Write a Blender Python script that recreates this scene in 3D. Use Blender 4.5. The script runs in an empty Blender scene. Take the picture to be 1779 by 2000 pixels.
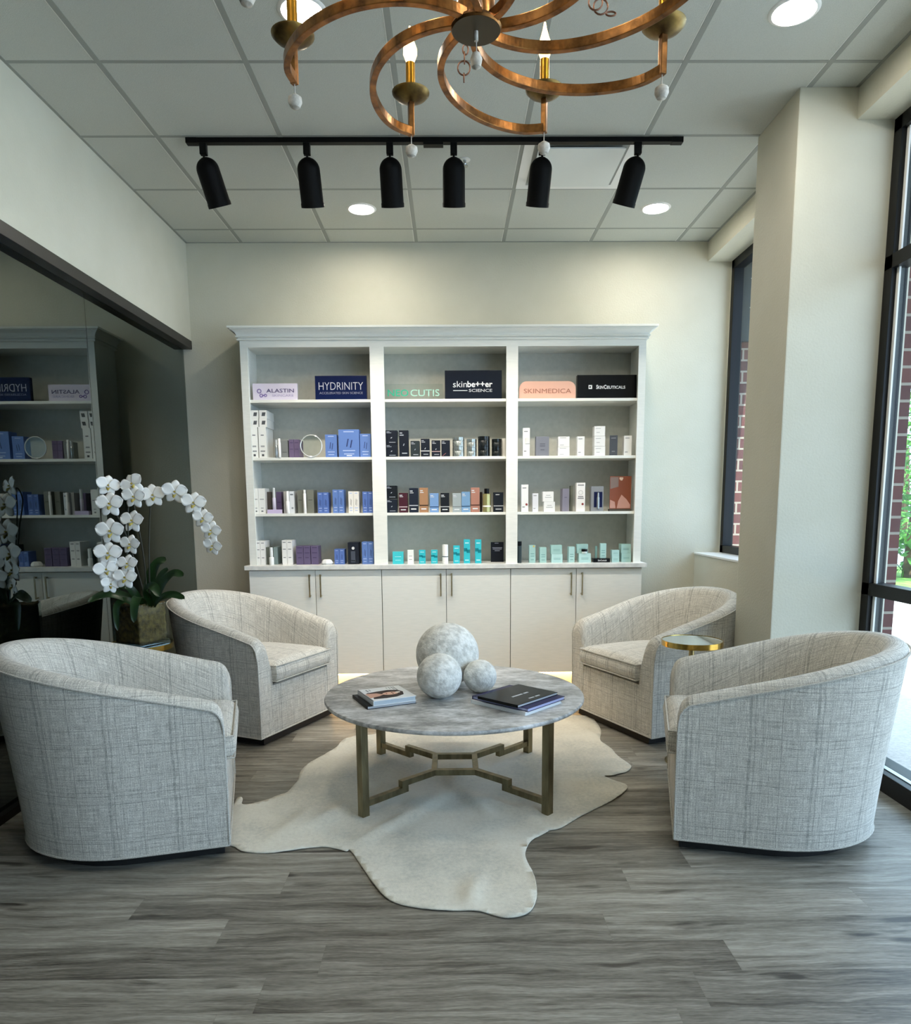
import bpy, bmesh, math, random
from mathutils import Vector, Matrix, noise
sc = bpy.context.scene
C = sc.collection
PI = math.pi
random.seed(7)

# ------------------------------------------------------------------ camera
HC = 1.29                      # eye height
FPX, PPX, PPY = 1410.35, 895.46, 1187.89
RX, RU, RF = (0.9999, -0.0114, -0.0068), (0.0083, 0.14, 0.9901), (0.0103, 0.9901, -0.1401)
cam_d = bpy.data.cameras.new('camera'); cam = bpy.data.objects.new('camera', cam_d); C.objects.link(cam)
cam.matrix_world = Matrix(((RX[0], RU[0], -RF[0], 0), (RX[1], RU[1], -RF[1], 0), (RX[2], RU[2], -RF[2], HC), (0, 0, 0, 1)))
cam_d.sensor_fit = 'VERTICAL'; cam_d.sensor_height = 36; cam_d.sensor_width = 36
cam_d.lens = FPX / 2000 * 36
cam_d.shift_x = (889.5 - PPX) / 2000; cam_d.shift_y = (PPY - 1000) / 2000
cam_d.clip_start = 0.05; cam_d.clip_end = 300
sc.camera = cam
# ------------------------------------------------------------------ light
DOWNLIGHT = 125.0
wd = bpy.data.worlds.new('sky'); sc.world = wd; wd.use_nodes = True
bg = wd.node_tree.nodes['Background']; bg.inputs[0].default_value = (0.56, 0.75, 1.0, 1); bg.inputs[1].default_value = 4.1
sun_d = bpy.data.lights.new('sun', 'SUN'); sun_d.energy = 9; sun_d.angle = 0.009; sun_d.color = (1, .95, .86)
sun = bpy.data.objects.new('sun', sun_d); C.objects.link(sun)
sun.rotation_euler = Vector((-0.06, 0.6, -0.8)).to_track_quat('-Z', 'Y').to_euler()
sc.view_settings.view_transform = 'Standard'; sc.view_settings.look = 'None'
sc.view_settings.gamma = 1; sc.view_settings.use_curve_mapping = False
sc.view_settings.exposure = 0.42
sc.cycles.caustics_reflective = False; sc.cycles.caustics_refractive = False

# ------------------------------------------------------------------ helpers
def ray(u, v):
    a, b = (u - PPX) / FPX, -(v - PPY) / FPX
    return Vector([RX[i] * a + RU[i] * b + RF[i] for i in range(3)])
def atY(u, v, Y): d = ray(u, v); p = d * (Y / d.y); p.z += HC; return p
def atZ(u, v, Z): d = ray(u, v); p = d * ((Z - HC) / d.z); p.z += HC; return p
def srgb(h):
    if isinstance(h, str):
        h = [int(h[i:i + 2], 16) / 255 for i in (0, 2, 4)]
        h = [c / 12.92 if c <= .04045 else ((c + .055) / 1.055) ** 2.4 for c in h]
    return (h[0], h[1], h[2], 1)
MC = {}
def mat(name, col, rough=.5, metal=0, spec=.5, emit=0, emcol=None):
    if name in MC: return MC[name]
    m = bpy.data.materials.new(name); m.use_nodes = True; b = m.node_tree.nodes['Principled BSDF']
    b.inputs['Base Color'].default_value = srgb(col); b.inputs['Roughness'].default_value = rough
    b.inputs['Metallic'].default_value = metal; b.inputs['Specular IOR Level'].default_value = spec
    if emit: b.inputs['Emission Color'].default_value = srgb(emcol or col); b.inputs['Emission Strength'].default_value = emit
    MC[name] = m; return m
class NT:
    def __init__(s, m): s.t = m.node_tree; s.b = s.t.nodes['Principled BSDF']
    def n(s, typ, **k):
        x = s.t.nodes.new(typ)
        for a, v in k.items(): setattr(x, a, v)
        return x
    def l(s, a, b): s.t.links.new(a, b)
    def val(s, inp, v):
        if hasattr(v, 'is_output') or hasattr(v, 'links'): s.l(v, inp)
        else: inp.default_value = v
    def math(s, op, a, b=0.0, c=None, clamp=False):
        x = s.n('ShaderNodeMath', operation=op, use_clamp=clamp)
        s.val(x.inputs[0], a); s.val(x.inputs[1], b)
        if c is not None: s.val(x.inputs[2], c)
        return x.outputs[0]
    def mix(s, f, a, b):
        x = s.n('ShaderNodeMix', data_type='RGBA')
        s.val(x.inputs[0], f); s.val(x.inputs[6], a); s.val(x.inputs[7], b); return x.outputs[2]
    def noise(s, vec, scale, detail=3, rough=.5, mp=None):
        if mp:
            q = s.n('ShaderNodeMapping'); s.l(vec, q.inputs[0]); q.inputs[3].default_value = mp; vec = q.outputs[0]
        x = s.n('ShaderNodeTexNoise'); s.l(vec, x.inputs[0]); x.inputs['Scale'].default_value = scale
        x.inputs['Detail'].default_value = detail; x.inputs['Roughness'].default_value = rough; return x.outputs[0]
    def ramp(s, f, *st):
        x = s.n('ShaderNodeValToRGB'); s.l(f, x.inputs[0]); e = x.color_ramp.elements
        while len(e) < len(st): e.new(0.5)
        for i, (p, c) in enumerate(st): e[i].position = p; e[i].color = srgb(c)
        return x.outputs[0]
    def bump(s, h, dist, st=1):
        x = s.n('ShaderNodeBump'); s.l(h, x.inputs['Height']); x.inputs['Distance'].default_value = dist; x.inputs['Strength'].default_value = st
        s.l(x.outputs[0], s.b.inputs['Normal'])
def noisy(name, c1, c2, scale, rough=.6, metal=0, mp=None, bump=0, detail=4, spec=.5, bscale=None, coord='Object', lo=.35, hi=.65):
    if name in MC: return MC[name]
    m = mat(name, c1, rough, metal, spec); t = NT(m); co = t.n('ShaderNodeTexCoord').outputs[coord]
    f = t.noise(co, scale, detail, .55, mp); t.l(t.ramp(f, (lo, c1), (hi, c2)), t.b.inputs['Base Color'])
    if bump: t.bump(t.noise(co, bscale or scale, 3, .5, mp), bump)
    return m

def link(name, me, m, parent=None, smooth=False):
    o = bpy.data.objects.new(name, me); C.objects.link(o)
    if m: me.materials.append(m)
    if smooth:
        for p in me.polygons: p.use_smooth = True
    if parent: o.parent = parent
    return o
def tag(o, label=None, cat=None, group=None, kind=None):
    if label: o['label'] = label
    if cat: o['category'] = cat
    if group: o['group'] = group
    if kind: o['kind'] = kind
    return o
def thing(name, label, cat, loc=(0, 0, 0), rz=0, group=None):
    o = bpy.data.objects.new(name, None); C.objects.link(o); o.location = loc; o.rotation_euler = (0, 0, rz)
    o.empty_display_size = .05
    return tag(o, label, cat, group)
def dup(o, parent=None):
    c = o.copy(); C.objects.link(c)
    if parent: c.parent = parent
    for ch in list(o.children): dup(ch, c)
    return c
class MB:
    def __init__(s): s.v = []; s.f = []
    def add(s, vs, fs):
        n = len(s.v); s.v += [tuple(v) for v in vs]; s.f += [tuple(i + n for i in f) for f in fs]; return s
    def box(s, a, b):
        x0, y0, z0 = a; x1, y1, z1 = b
        return s.add([(x0, y0, z0), (x1, y0, z0), (x1, y1, z0), (x0, y1, z0), (x0, y0, z1), (x1, y0, z1), (x1, y1, z1), (x0, y1, z1)],
                     [(0, 3, 2, 1), (4, 5, 6, 7), (0, 1, 5, 4), (1, 2, 6, 5), (2, 3, 7, 6), (3, 0, 4, 7)])
    def prism(s, poly, z0, z1):
        n = len(poly)
        return s.add([(x, y, z0) for x, y in poly] + [(x, y, z1) for x, y in poly],
                     [tuple(range(n - 1, -1, -1)), tuple(range(n, 2 * n))] + [(i, (i + 1) % n, n + (i + 1) % n, n + i) for i in range(n)])
    def lathe(s, prof, n=32, c=(0, 0, 0), ax=None, cap=True):
        vs = []
        for r, z in prof:
            for k in range(n):
                a = 2 * PI * k / n; vs.append(Vector((r * math.cos(a), r * math.sin(a), z)))
        if ax is not None:
            q = Vector((0, 0, 1)).rotation_difference(Vector(ax).normalized()).to_matrix(); vs = [q @ v for v in vs]
        vs = [v + Vector(c) for v in vs]
        fs = [(j * n + k, j * n + (k + 1) % n, (j + 1) * n + (k + 1) % n, (j + 1) * n + k) for j in range(len(prof) - 1) for k in range(n)]
        if cap: fs += [tuple(range(n - 1, -1, -1)), tuple(range((len(prof) - 1) * n, len(prof) * n))]
        return s.add(vs, fs)
    def tube(s, pts, r, n=8, closed=False, flat=None):
        pts = [Vector(p) for p in pts]; N = len(pts); vs = []; up = Vector((0, 0, 1)); prev = None
        for i, p in enumerate(pts):
            a = pts[(i - 1) % N] if (i or closed) else p; b = pts[(i + 1) % N] if (i < N - 1 or closed) else p
            t = (b - a).normalized()
            if prev is None:
                x = t.cross(up) if abs(t.z) < .95 else t.cross(Vector((1, 0, 0)))
            else: x = prev - t * prev.dot(t)
            if flat: x = t.cross(up)
            x.normalize(); prev = x; y = x.cross(t)
            rr = r[i] if isinstance(r, (list, tuple)) else r
            if flat:
                w, h = flat
                for sx, sy in ((-1, -1), (1, -1), (1, 1), (-1, 1)): vs.append(p + x * w * sx / 2 + Vector((0, 0, 1)) * h * sy / 2)
            else:
                for k in range(n): an = 2 * PI * k / n; vs.append(p + x * rr * math.cos(an) + y * rr * math.sin(an))
        if flat: n = 4
        L = N if closed else N - 1
        fs = [(i * n + k, i * n + (k + 1) % n, ((i + 1) % N) * n + (k + 1) % n, ((i + 1) % N) * n + k) for i in range(L) for k in range(n)]
        if not closed: fs += [tuple(range(n - 1, -1, -1)), tuple(range((N - 1) * n, N * n))]
        return s.add(vs, fs)
    def build(s, name, m, parent=None, smooth=False, bevel=0, seg=2, loc=None):
        me = bpy.data.meshes.new(name); me.from_pydata(s.v, [], s.f); me.update()
        bm = bmesh.new(); bm.from_mesh(me); bmesh.ops.recalc_face_normals(bm, faces=bm.faces)
        if bevel: bmesh.ops.bevel(bm, geom=[e for e in bm.edges if e.calc_face_angle(0) > .5], offset=bevel, segments=seg, affect='EDGES', profile=.7)
        bm.to_mesh(me); bm.free()
        o = link(name, me, m, parent)
        if smooth:
            try: me.shade_smooth()
            except Exception: pass
            for p in me.polygons: p.use_smooth = True
            try: me.set_sharp_from_angle(angle=.7)
            except Exception: pass
        if loc: o.location = loc
        return o
def struct(name, mb, m, **k): return tag(mb.build(name, m, **k), kind='structure')
def text(s, cx, cz, w, h, m, parent, y, name='lettering', sy=None, extr=.0006, shear=0, bold=0):
    cu = bpy.data.curves.new('t', 'FONT'); cu.body = s; cu.extrude = extr; cu.shear = shear; cu.offset = bold; cu.resolution_u = 3
    to = bpy.data.objects.new('t', cu); C.objects.link(to); bpy.context.view_layer.update()
    me = bpy.data.meshes.new_from_object(to.evaluated_get(bpy.context.evaluated_depsgraph_get()))
    bpy.data.objects.remove(to)
    xs = [v.co.x for v in me.vertices]; ys = [v.co.y for v in me.vertices]
    x0, x1, y0, y1 = min(xs), max(xs), min(ys), max(ys)
    for v in me.vertices:
        a, b, c = v.co
        v.co = (cx + ((a - x0) / (x1 - x0) - .5) * w, y - c, cz + ((b - y0) / (y1 - y0) - .5) * h)
    return link(name, me, m, parent)

# ------------------------------------------------------------------ materials
M_wall = noisy('wall_paint', 'cdcaba', 'c8c5b4', 3, .85, bump=.0012, bscale=90)
M_ceil = noisy('ceiling_tile', 'c3c6bf', 'babdb6', 260, .95, bump=.0015, bscale=420)
M_grid = mat('grid_metal', '92958f', .6)
M_cab = noisy('cabinet_white', 'eaebe5', 'e4e6e0', 40, .45, mp=(.3, .3, 3))
M_counter = noisy('counter_quartz', 'e6e6e2', 'cfd1cf', 14, .3)
M_black = mat('black_metal', '050505', .5, spec=.15)
M_frame = mat('dark_window_frame', '0c0c0d', .4, spec=.3)
M_brass = noisy('brushed_brass', 'a39468', '8b7d58', 30, .33, 1, mp=(1, 1, .1))
M_bronze = noisy('antique_bronze', '8d8468', '6f6750', 30, .38, 1, mp=(1, 1, .2))
M_gold = noisy('gold_leaf', '9c6b3a', '50351f', 34, .30, .9, bump=.0008, detail=7, lo=.36, hi=.72)
M_dish = noisy('aged_gold_dish', '8d7440', '59452a', 24, .4, .85, detail=6)
M_stone = noisy('plaster_ball', 'c6c5be', 'ecebe5', 30, .92, bump=.006, detail=12, lo=.38, hi=.60, bscale=70)
M_bead = noisy('wooden_bead', 'd9d3c8', 'aca498', 70, .7)
M_white = mat('white_plastic', 'e9e9e6', .4)
M_black_plinth = mat('black_plinth', '070707', .7)
M_seam = mat('door_gap', '5c5d58', .8)

def window_glass(name, tint, ior=1.5, boost=1.0):
    m = bpy.data.materials.new(name); m.use_nodes = True; nt = m.node_tree; nt.nodes.clear()
    o = nt.nodes.new('ShaderNodeOutputMaterial'); mx = nt.nodes.new('ShaderNodeMixShader'); tr = nt.nodes.new('ShaderNodeBsdfTransparent')
    gl = nt.nodes.new('ShaderNodeBsdfGlossy'); fr = nt.nodes.new('ShaderNodeFresnel'); k = nt.nodes.new('ShaderNodeMath'); k.operation = 'MULTIPLY'; k.use_clamp = True
    tr.inputs[0].default_value = (*tint, 1); gl.inputs[0].default_value = (.85, .97, .95, 1); gl.inputs['Roughness'].default_value = 0.0; fr.inputs[0].default_value = ior
    k.inputs[1].default_value = boost; nt.links.new(fr.outputs[0], k.inputs[0])
    ge = nt.nodes.new('ShaderNodeNewGeometry'); bk = nt.nodes.new('ShaderNodeMath'); bk.operation = 'SUBTRACT'; bk.inputs[0].default_value = 1; nt.links.new(ge.outputs['Backfacing'], bk.inputs[1])
    k2 = nt.nodes.new('ShaderNodeMath'); k2.operation = 'MULTIPLY'; nt.links.new(k.outputs[0], k2.inputs[0]); nt.links.new(bk.outputs[0], k2.inputs[1]); nt.links.new(k2.outputs[0], mx.inputs[0])
    nt.links.new(tr.outputs[0], mx.inputs[1]); nt.links.new(gl.outputs[0], mx.inputs[2]); nt.links.new(mx.outputs[0], o.inputs[0]); return m
M_glass = window_glass('clear_glass', (.95, .98, .98), 1.45)
M_tint = window_glass('smoked_glass', (.24, .29, .29), 1.5, 1.7)
M_vase = window_glass('vase_glass', (.9, .93, .92), 1.5, 1.6)
M_acryl = window_glass('acrylic', (.93, .96, .95), 1.45, 1.6)

def plaid():
    m = mat('plaid_fabric', 'b9b6ae', .95, spec=.15); t = NT(m)
    uv = t.n('ShaderNodeUVMap').outputs[0]; sp = t.n('ShaderNodeSeparateXYZ'); t.l(uv, sp.inputs[0])
    base = t.noise(uv, 1, 4, .65, (170, 480, 1)); base2 = t.noise(uv, 1, 4, .65, (480, 170, 1))
    slub = t.noise(uv, 1, 3, .6, (14, 260, 1)); slub2 = t.noise(uv, 1, 3, .6, (260, 14, 1)); big = t.noise(uv, 9, 3)
    w = t.math('MULTIPLY', t.math('ADD', base, base2), .5)
    w = t.math('ADD', t.math('MULTIPLY', w, .55), t.math('MULTIPLY', t.math('ADD', slub, slub2), .225))
    col = t.ramp(w, (.38, '85827c'), (.49, 'c0bcb2'), (.60, 'f0ece2'))
    brk = t.noise(uv, 1, 2, .6, (60, 60, 1)); wob = t.math('MULTIPLY', t.math('SUBTRACT', big, .5), .012)
    def stripes(c, per, lst):
        out = None; fr = t.math('FRACT', t.math('DIVIDE', t.math('ADD', c, wob), per))
        for pos, wd_, st in lst:
            d = t.math('ABSOLUTE', t.math('SUBTRACT', fr, pos / per))
            k = t.math('MULTIPLY', t.math('LESS_THAN', d, wd_ / 2 / per), st)
            out = k if out is None else t.math('MAXIMUM', out, k)
        return out
    dark = t.math('MAXIMUM', stripes(sp.outputs[0], .215, [(.03, .009, .6), (.046, .004, .6), (.072, .003, .45), (.135, .0025, .75), (.19, .002, .4)]),
                  stripes(sp.outputs[1], .178, [(.03, .0025, .7), (.06, .003, .8), (.075, .0025, .6), (.125, .0025, .6)]))
    dark = t.math('MULTIPLY', dark, t.math('MULTIPLY_ADD', brk, 1.7, -.25, clamp=True))
    lite = t.math('MULTIPLY', stripes(sp.outputs[0], .43, [(.058, .004, .5), (.275, .003, .35)]), t.math('MULTIPLY_ADD', brk, 2, -.5, clamp=True))
    c2 = t.mix(t.math('MULTIPLY', dark, .85), col, srgb('60605a')); c3 = t.mix(lite, c2, srgb('e6e2d6'))
    t.l(c3, t.b.inputs['Base Color']); t.bump(w, .0022)
    t.b.inputs['Sheen Weight'].default_value = .25; t.b.inputs['Sheen Roughness'].default_value = .5
    return m
M_plaid = plaid()
M_welt = noisy('welt_cord', 'cfccc3', 'a9a69e', 240, .95, spec=.1)

def floor_mat():
    m = mat('grey_vinyl_plank', '77756e', .42, spec=.4); t = NT(m)
    uv = t.n('ShaderNodeUVMap').outputs[0]
    at = t.n('ShaderNodeAttribute'); at.attribute_name = 'tone'; tone = at.outputs['Fac']
    dn = t.n('ShaderNodeTexNoise'); t.l(uv, dn.inputs[0]); dn.inputs['Scale'].default_value = 3.2; dn.inputs['Detail'].default_value = 2
    dv = t.n('ShaderNodeVectorMath', operation='MULTIPLY_ADD'); t.l(dn.outputs['Color'], dv.inputs[0]); dv.inputs[1].default_value = (.02, .05, 0); t.l(uv, dv.inputs[2]); wv = dv.outputs[0]
    g1 = t.noise(wv, 1, 5, .62, (1.7, 24, 1)); g2 = t.noise(wv, 1, 4, .6, (8, 130, 1)); kn = t.noise(wv, 1, 2, .5, (3.0, 13, 1)); g3 = t.noise(uv, 1, 2, .5, (40, 600, 1))
    f = t.math('ADD', t.math('MULTIPLY', g1, .5), t.math('ADD', t.math('MULTIPLY', g2, .3), t.math('MULTIPLY', g3, .2)))
    f = t.math('ADD', f, t.math('MULTIPLY', t.math('SUBTRACT', tone, .5), .10))
    f = t.math('SUBTRACT', f, t.math('MULTIPLY', t.math('GREATER_THAN', kn, .64), t.math('MULTIPLY', t.math('SUBTRACT', kn, .64), 1.8)))
    t.l(t.ramp(f, (.34, '3d3831'), (.44, '6b665c'), (.54, '8f8a7f'), (.66, 'b3aea3')), t.b.inputs['Base Color'])
    t.l(t.math('MULTIPLY_ADD', g2, .2, .33), t.b.inputs['Roughness']); t.bump(f, .001)
    return m
M_floor = floor_mat()

def stone_top():
    m = mat('grey_stone_top', '9a9b9a', .42); t = NT(m); co = t.n('ShaderNodeTexCoord').outputs['Object']
    f = t.math('ADD', t.math('MULTIPLY', t.noise(co, 5, 6, .65, (1, 2.2, 1)), .6), t.math('MULTIPLY', t.noise(co, 26, 5, .7, (1, 2.4, 1)), .4))
    t.l(t.ramp(f, (.38, '7a7a79'), (.46, 'a09f9b'), (.53, 'bdbcbb'), (.62, 'dad9d7')), t.b.inputs['Base Color']); t.bump(f, .001); return m
M_top = stone_top()

def brick_mat():
    m = mat('red_brick', '7a4038', .9); t = NT(m); co = t.n('ShaderNodeTexCoord').outputs['Object']
    mp = t.n('ShaderNodeMapping'); mp.inputs['Rotation'].default_value = (PI / 2, 0, 0); t.l(co, mp.inputs[0])
    b = t.n('ShaderNodeTexBrick'); t.l(mp.outputs[0], b.inputs[0]); b.inputs['Scale'].default_value = 1; b.inputs['Brick Width'].default_value = .21
    b.inputs['Row Height'].default_value = .0813; b.inputs['Mortar Size'].default_value = .007
    b.inputs['Color1'].default_value = srgb('5c3230'); b.inputs['Color2'].default_value = srgb('4a2a2e'); b.inputs['Mortar'].default_value = srgb('8f877c')
    t.l(b.outputs[0], t.b.inputs['Base Color']); return m
M_brick = brick_mat()

# ------------------------------------------------------------------ room shell
XL, XR, YB, ZC, YN = -1.83, 1.83, 5.366, 3.12, -3.0
def make_floor():
    P, L = .1455, 1.185; off = {0: -.52, 1: -.38, 2: -.71, 3: -1.03, 4: -.583}
    vs, fs, uvs, tn = [], [], [], []; rnd = random.Random(3)
    for r in range(int((YN - 1.7) / P) - 1, int((YB + .3 - 1.7) / P) + 1):
        y0 = 1.7 + r * P; y1 = y0 + P - .0007; x = (off[r] if r in off else rnd.uniform(0, L)) - 4 * L
        while x < 2.1:
            x0, x1 = max(x, -3.7), min(x + L - .0007, 2.06); 
            if x1 > x0:
                n = len(vs); vs += [(x0, y0, 0), (x1, y0, 0), (x1, y1, 0), (x0, y1, 0)]; fs.append((n, n + 1, n + 2, n + 3))
                ou, ov = rnd.uniform(0, 40), rnd.uniform(0, 40); uvs += [(x0 - x + ou, ov), (x1 - x + ou, ov), (x1 - x + ou, ov + P), (x0 - x + ou, ov + P)]; tn += [rnd.random()] * 4
            x += L
    n = len(vs); vs += [(-3.7, YN, -.002), (2.06, YN, -.002), (2.06, YB + .1, -.002), (-3.7, YB + .1, -.002)]; fs.append((n, n + 1, n + 2, n + 3)); uvs += [(0, 0)] * 4; tn += [0] * 4
    me = bpy.data.meshes.new('floor'); me.from_pydata(vs, [], fs); l = me.uv_layers.new(name='UVMap')
    for i, lp in enumerate(me.loops): l.data[i].uv = uvs[lp.vertex_index]
    a = me.attributes.new('tone', 'FLOAT', 'POINT')
    for i, q in enumerate(tn): a.data[i].value = q
    return tag(link('floor', me, M_floor), kind='structure')
make_floor()
struct('ceiling', MB().box((-3.7, YN, ZC), (2.25, YB + .1, ZC + .08)), M_ceil)
struct('wall_back', MB().box((-3.7, YB, 0), (2.09, YB + .15, ZC)), M_wall)
struct('wall_rear', MB().box((-3.7, YN - .15, 0), (2.25, YN, ZC)), M_wall)
struct('wall_left', MB().box((XL - .13, YN, 2.462), (XL, YB, ZC)), M_wall)
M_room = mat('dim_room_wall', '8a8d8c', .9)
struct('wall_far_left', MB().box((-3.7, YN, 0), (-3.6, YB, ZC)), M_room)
struct('wall_bulkhead', MB().box((XR, YN, 2.985), (2.3, YB, ZC)), M_wall)
struct('wall_column', MB().box((1.567, 3.476, 0), (2.12, 3.92, ZC)), M_wall, bevel=.006)
struct('wall_right', MB().box((1.818, 3.92, 0), (2.12, YB, .925)), M_wall)
struct('trim_1', MB().box((1.812, 3.92, .925), (2.0, YB, .937)), M_white)
# suspended grid
g = MB(); gx = [-1.442 + .61 * k for k in range(-1, 6)]; gy = [5.121 - .61 * k for k in range(0, 14)]
for x in gx:
    if XL < x < XR: g.box((x - .012, YN, ZC - .0015), (x + .012, YB, ZC + .001))
for y in gy: g.box((XL, y - .0095, ZC - .0010), (XR, y + .0095, ZC + .001))
g.box((XL, YN, ZC - .002), (XL + .014, YB, ZC)); g.box((XR - .014, YN, ZC - .002), (XR, YB, ZC)); g.box((XL, YB - .012, ZC - .002), (XR, YB, ZC))
struct('trim_2', g, M_grid)
g = MB()
for x in gx:
    if XL < x < XR: g.box((x - .0165, YN, ZC - .0008), (x - .0125, YB, ZC + .001))
struct('trim_3', g, mat('tile_edge', 'dfe0db', .8))
# glass partition on the left
w1 = tag(MB().box((-1.897, YN, .03), (-1.889, 3.950, 2.42)).build('window_1', M_tint), kind='structure')
MB().box((-1.897, 3.954, .03), (-1.889, YB, 2.42)).build('pane', M_tint, w1)
MB().box((-1.955, YN, 2.405), (-1.826, YB - .001, 2.462)).build('header_track', mat('bronze_black_track', '2a2826', .4), w1, bevel=.002)
MB().box((-1.915, YN, 0), (-1.86, YB - .001, .035)).build('floor_channel', M_black, w1)
# shopfront window, near right
def window(name, y0, y1, z0, rails, stiles):
    fr = MB(); X0, X1 = 2.0, 2.075
    for s in stiles: fr.box((X0, s - .03, z0), (X1, s + .03, 2.985))
    for r0, r1 in rails: fr.box((X0, y0, r0), (X1, y1, r1))
    o = tag(fr.build(name, M_frame, bevel=.002), kind='structure')
    MB().box((2.034, y0, z0), (2.042, y1, 2.985)).build('glass_pane', M_glass, o); return o
w2 = window('window_2', YN, 3.476, 0, [(.0, .09), (.852, .912), (2.34, 2.402), (2.925, 2.985)], [3.446, 1.95, .45, -1.05, -2.7])
MB().box((1.935, YN, 0), (2.0, 3.47, .085)).build('sill_frame', M_frame, w2, bevel=.003)
MB().box((2.022, 3.395, .1), (2.03, 3.414, 2.93)).build('lit_seam_strip', M_white, w2)  # white weather strip stands in for light caught along the frame seam
MB().box((1.975, YN, .086), (2.0, 3.415, .089)).build('sill_glazing_strip', mat('aluminium_strip', 'b8c0c4', .3, .6), w2)
w3 = window('window_3', 3.92, YB, .937, [(.937, .99), (2.925, 2.985)], [3.94, YB - .03])
MB().box((1.998, YB - .012, .937), (2.0, YB - .001, 2.985)).build('jamb_trim', M_wall, w3)

# ------------------------------------------------------------------ outdoors
M_conc = noisy('pavement_concrete', 'c9c4ba', 'b5b0a6', 60, .9, detail=6)
struct('pavement', MB().box((2.075, -4, -.13), (9, 11.2, -.06)), M_conc)
struct('lawn', MB().box((2.1, 11.2, -.16), (40, 15.5, -.07)), noisy('grass', '7fae4a', '5c8a34', 8, .95))
struct('road', MB().box((2.1, 15.5, -.2), (60, 27, -.12)), noisy('asphalt', '9aa0a6', '8a9096', 5, .9))
struct('verge', MB().box((2.1, 27, -.2), (60, 60, -.06)), noisy('mulch_and_grass', '8c6b52', '7fae4a', .6, .95))
struct('brick_pier', MB().box((2.076, 3.65, -.06), (2.275, 4.0, 3.6)), M_brick)
struct('wall_brick_wing', MB().box((2.05, 5.6, -.06), (3.0, 5.8, 4.2)), M_brick)
M_canopy = mat('dark_canopy', '1c2026', .6)
cn = tag(MB().box((2.301, -3, 3.0), (3.45, 3.6, 3.12)).build('sunblocker', M_canopy), 'dark flat canopy added to shade the pavement outside the shopfront', 'sunblocker')  # slab added to shade the pavement and brick pier from the sun
cn2 = thing('awning', 'dark awning with white metal struts outside the far right window', 'awning', (2.3, 5.0, 3.0))
MB().box((-.2, -.08, .15), (.8, .59, .2)).build('cover', M_canopy, cn2)
MB().box((-.2, .52, -.52), (.8, .56, .15)).build('valance', mat('navy_valance', '141a26', .7), cn2)
s = MB()
for z in (-.08, -.28, -.5): s.box((-.1, .44, z), (.7, .46, z + .014))
s.tube([(-.12, .45, .1), (.1, .45, -.08)], .006); s.tube([(-.12, .45, -.1), (.1, .45, -.28)], .006); s.tube([(-.12, .45, -.3), (.1, .45, -.5)], .006)
s.build('strut_frame', M_white, cn2)
def tree(x, y, hh, r, label, seed):
    rnd = random.Random(seed); t = thing('tree', label, 'tree', (x, y, -.1), 0, 'trees across the road')
    MB().tube([(0, 0, 0), (.05, .03, hh * .3), (0, .1, hh * .6)], [.16, .12, .07]).build('trunk', noisy('bark', '5d4a3a', '43362b', 9, .9), t, smooth=True)
    mb = MB()
    for k in range(2600):
        v = Vector([rnd.gauss(0, 1) for _ in range(3)]).normalized() * (r * rnd.uniform(.55, 1) ** .6)
        v = Vector((v.x, v.y, v.z * 1.25 + hh * .55)) + Vector((math.sin(v.z * 3), math.cos(v.x * 3), 0)) * .15
        a = Vector([rnd.gauss(0, 1) for _ in range(3)]).normalized(); b = a.orthogonal().normalized(); s_ = rnd.uniform(.07, .15)
        mb.add([v - a * s_, v + b * s_ * .5, v + a * s_, v - b * s_ * .5], [(0, 1, 2, 3)])
    mb.build('foliage', noisy('foliage_green', '4f8a2c', '2f5e1c', 1.5, .7), t)
tree(8.5, 13.2, 4.6, 2.0, 'tall bright green tree nearest the road, seen through the shopfront glass', 1)
tree(14.5, 22.5, 5.5, 2.6, 'broad green tree further off beyond the road through the shopfront glass', 2)
tree(18.5, 29.5, 6, 3.0, 'background green tree behind the other two at the far verge', 3)

# ------------------------------------------------------------------ ceiling fixtures
M_lens = mat('lamp_lens', (1, .95, .85), .5, emit=DOWNLIGHT, emcol=(1, .93, .80))
dl = thing('ceiling_downlight', 'x', 'downlight', (0, 0, ZC), 0, 'recessed ceiling downlights')
MB().lathe([(.074, -.002), (.078, -.006), (.088, -.004), (.0925, 0), (.0925, .002), (.074, .002)], 40, cap=False).build('trim_ring', M_white, dl, smooth=True)
MB().lathe([(.0735, -.0015), (.0735, .001)], 40).build('lens', M_lens, dl)
spots = [(-.536, 4.79, 'lit recessed downlight near the back wall above the left bay of the bookcase'),
         (1.295, 4.79, 'lit recessed downlight near the back wall by the right corner'),
         (-.536, 2.98, 'large bright recessed downlight behind the left arm of the chandelier'),
         (1.305, 2.98, 'large bright recessed downlight at upper right, right of the chandelier'),
         (-.536, 1.17, 'recessed downlight overhead, left row, out of the picture'), (1.305, 1.17, 'recessed downlight overhead, right row, out of the picture'),
        ]
for i, (x, y, lb) in enumerate(spots):
    o = dl if i == 0 else dup(dl); o.location = (x, y, ZC); o['label'] = lb
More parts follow.
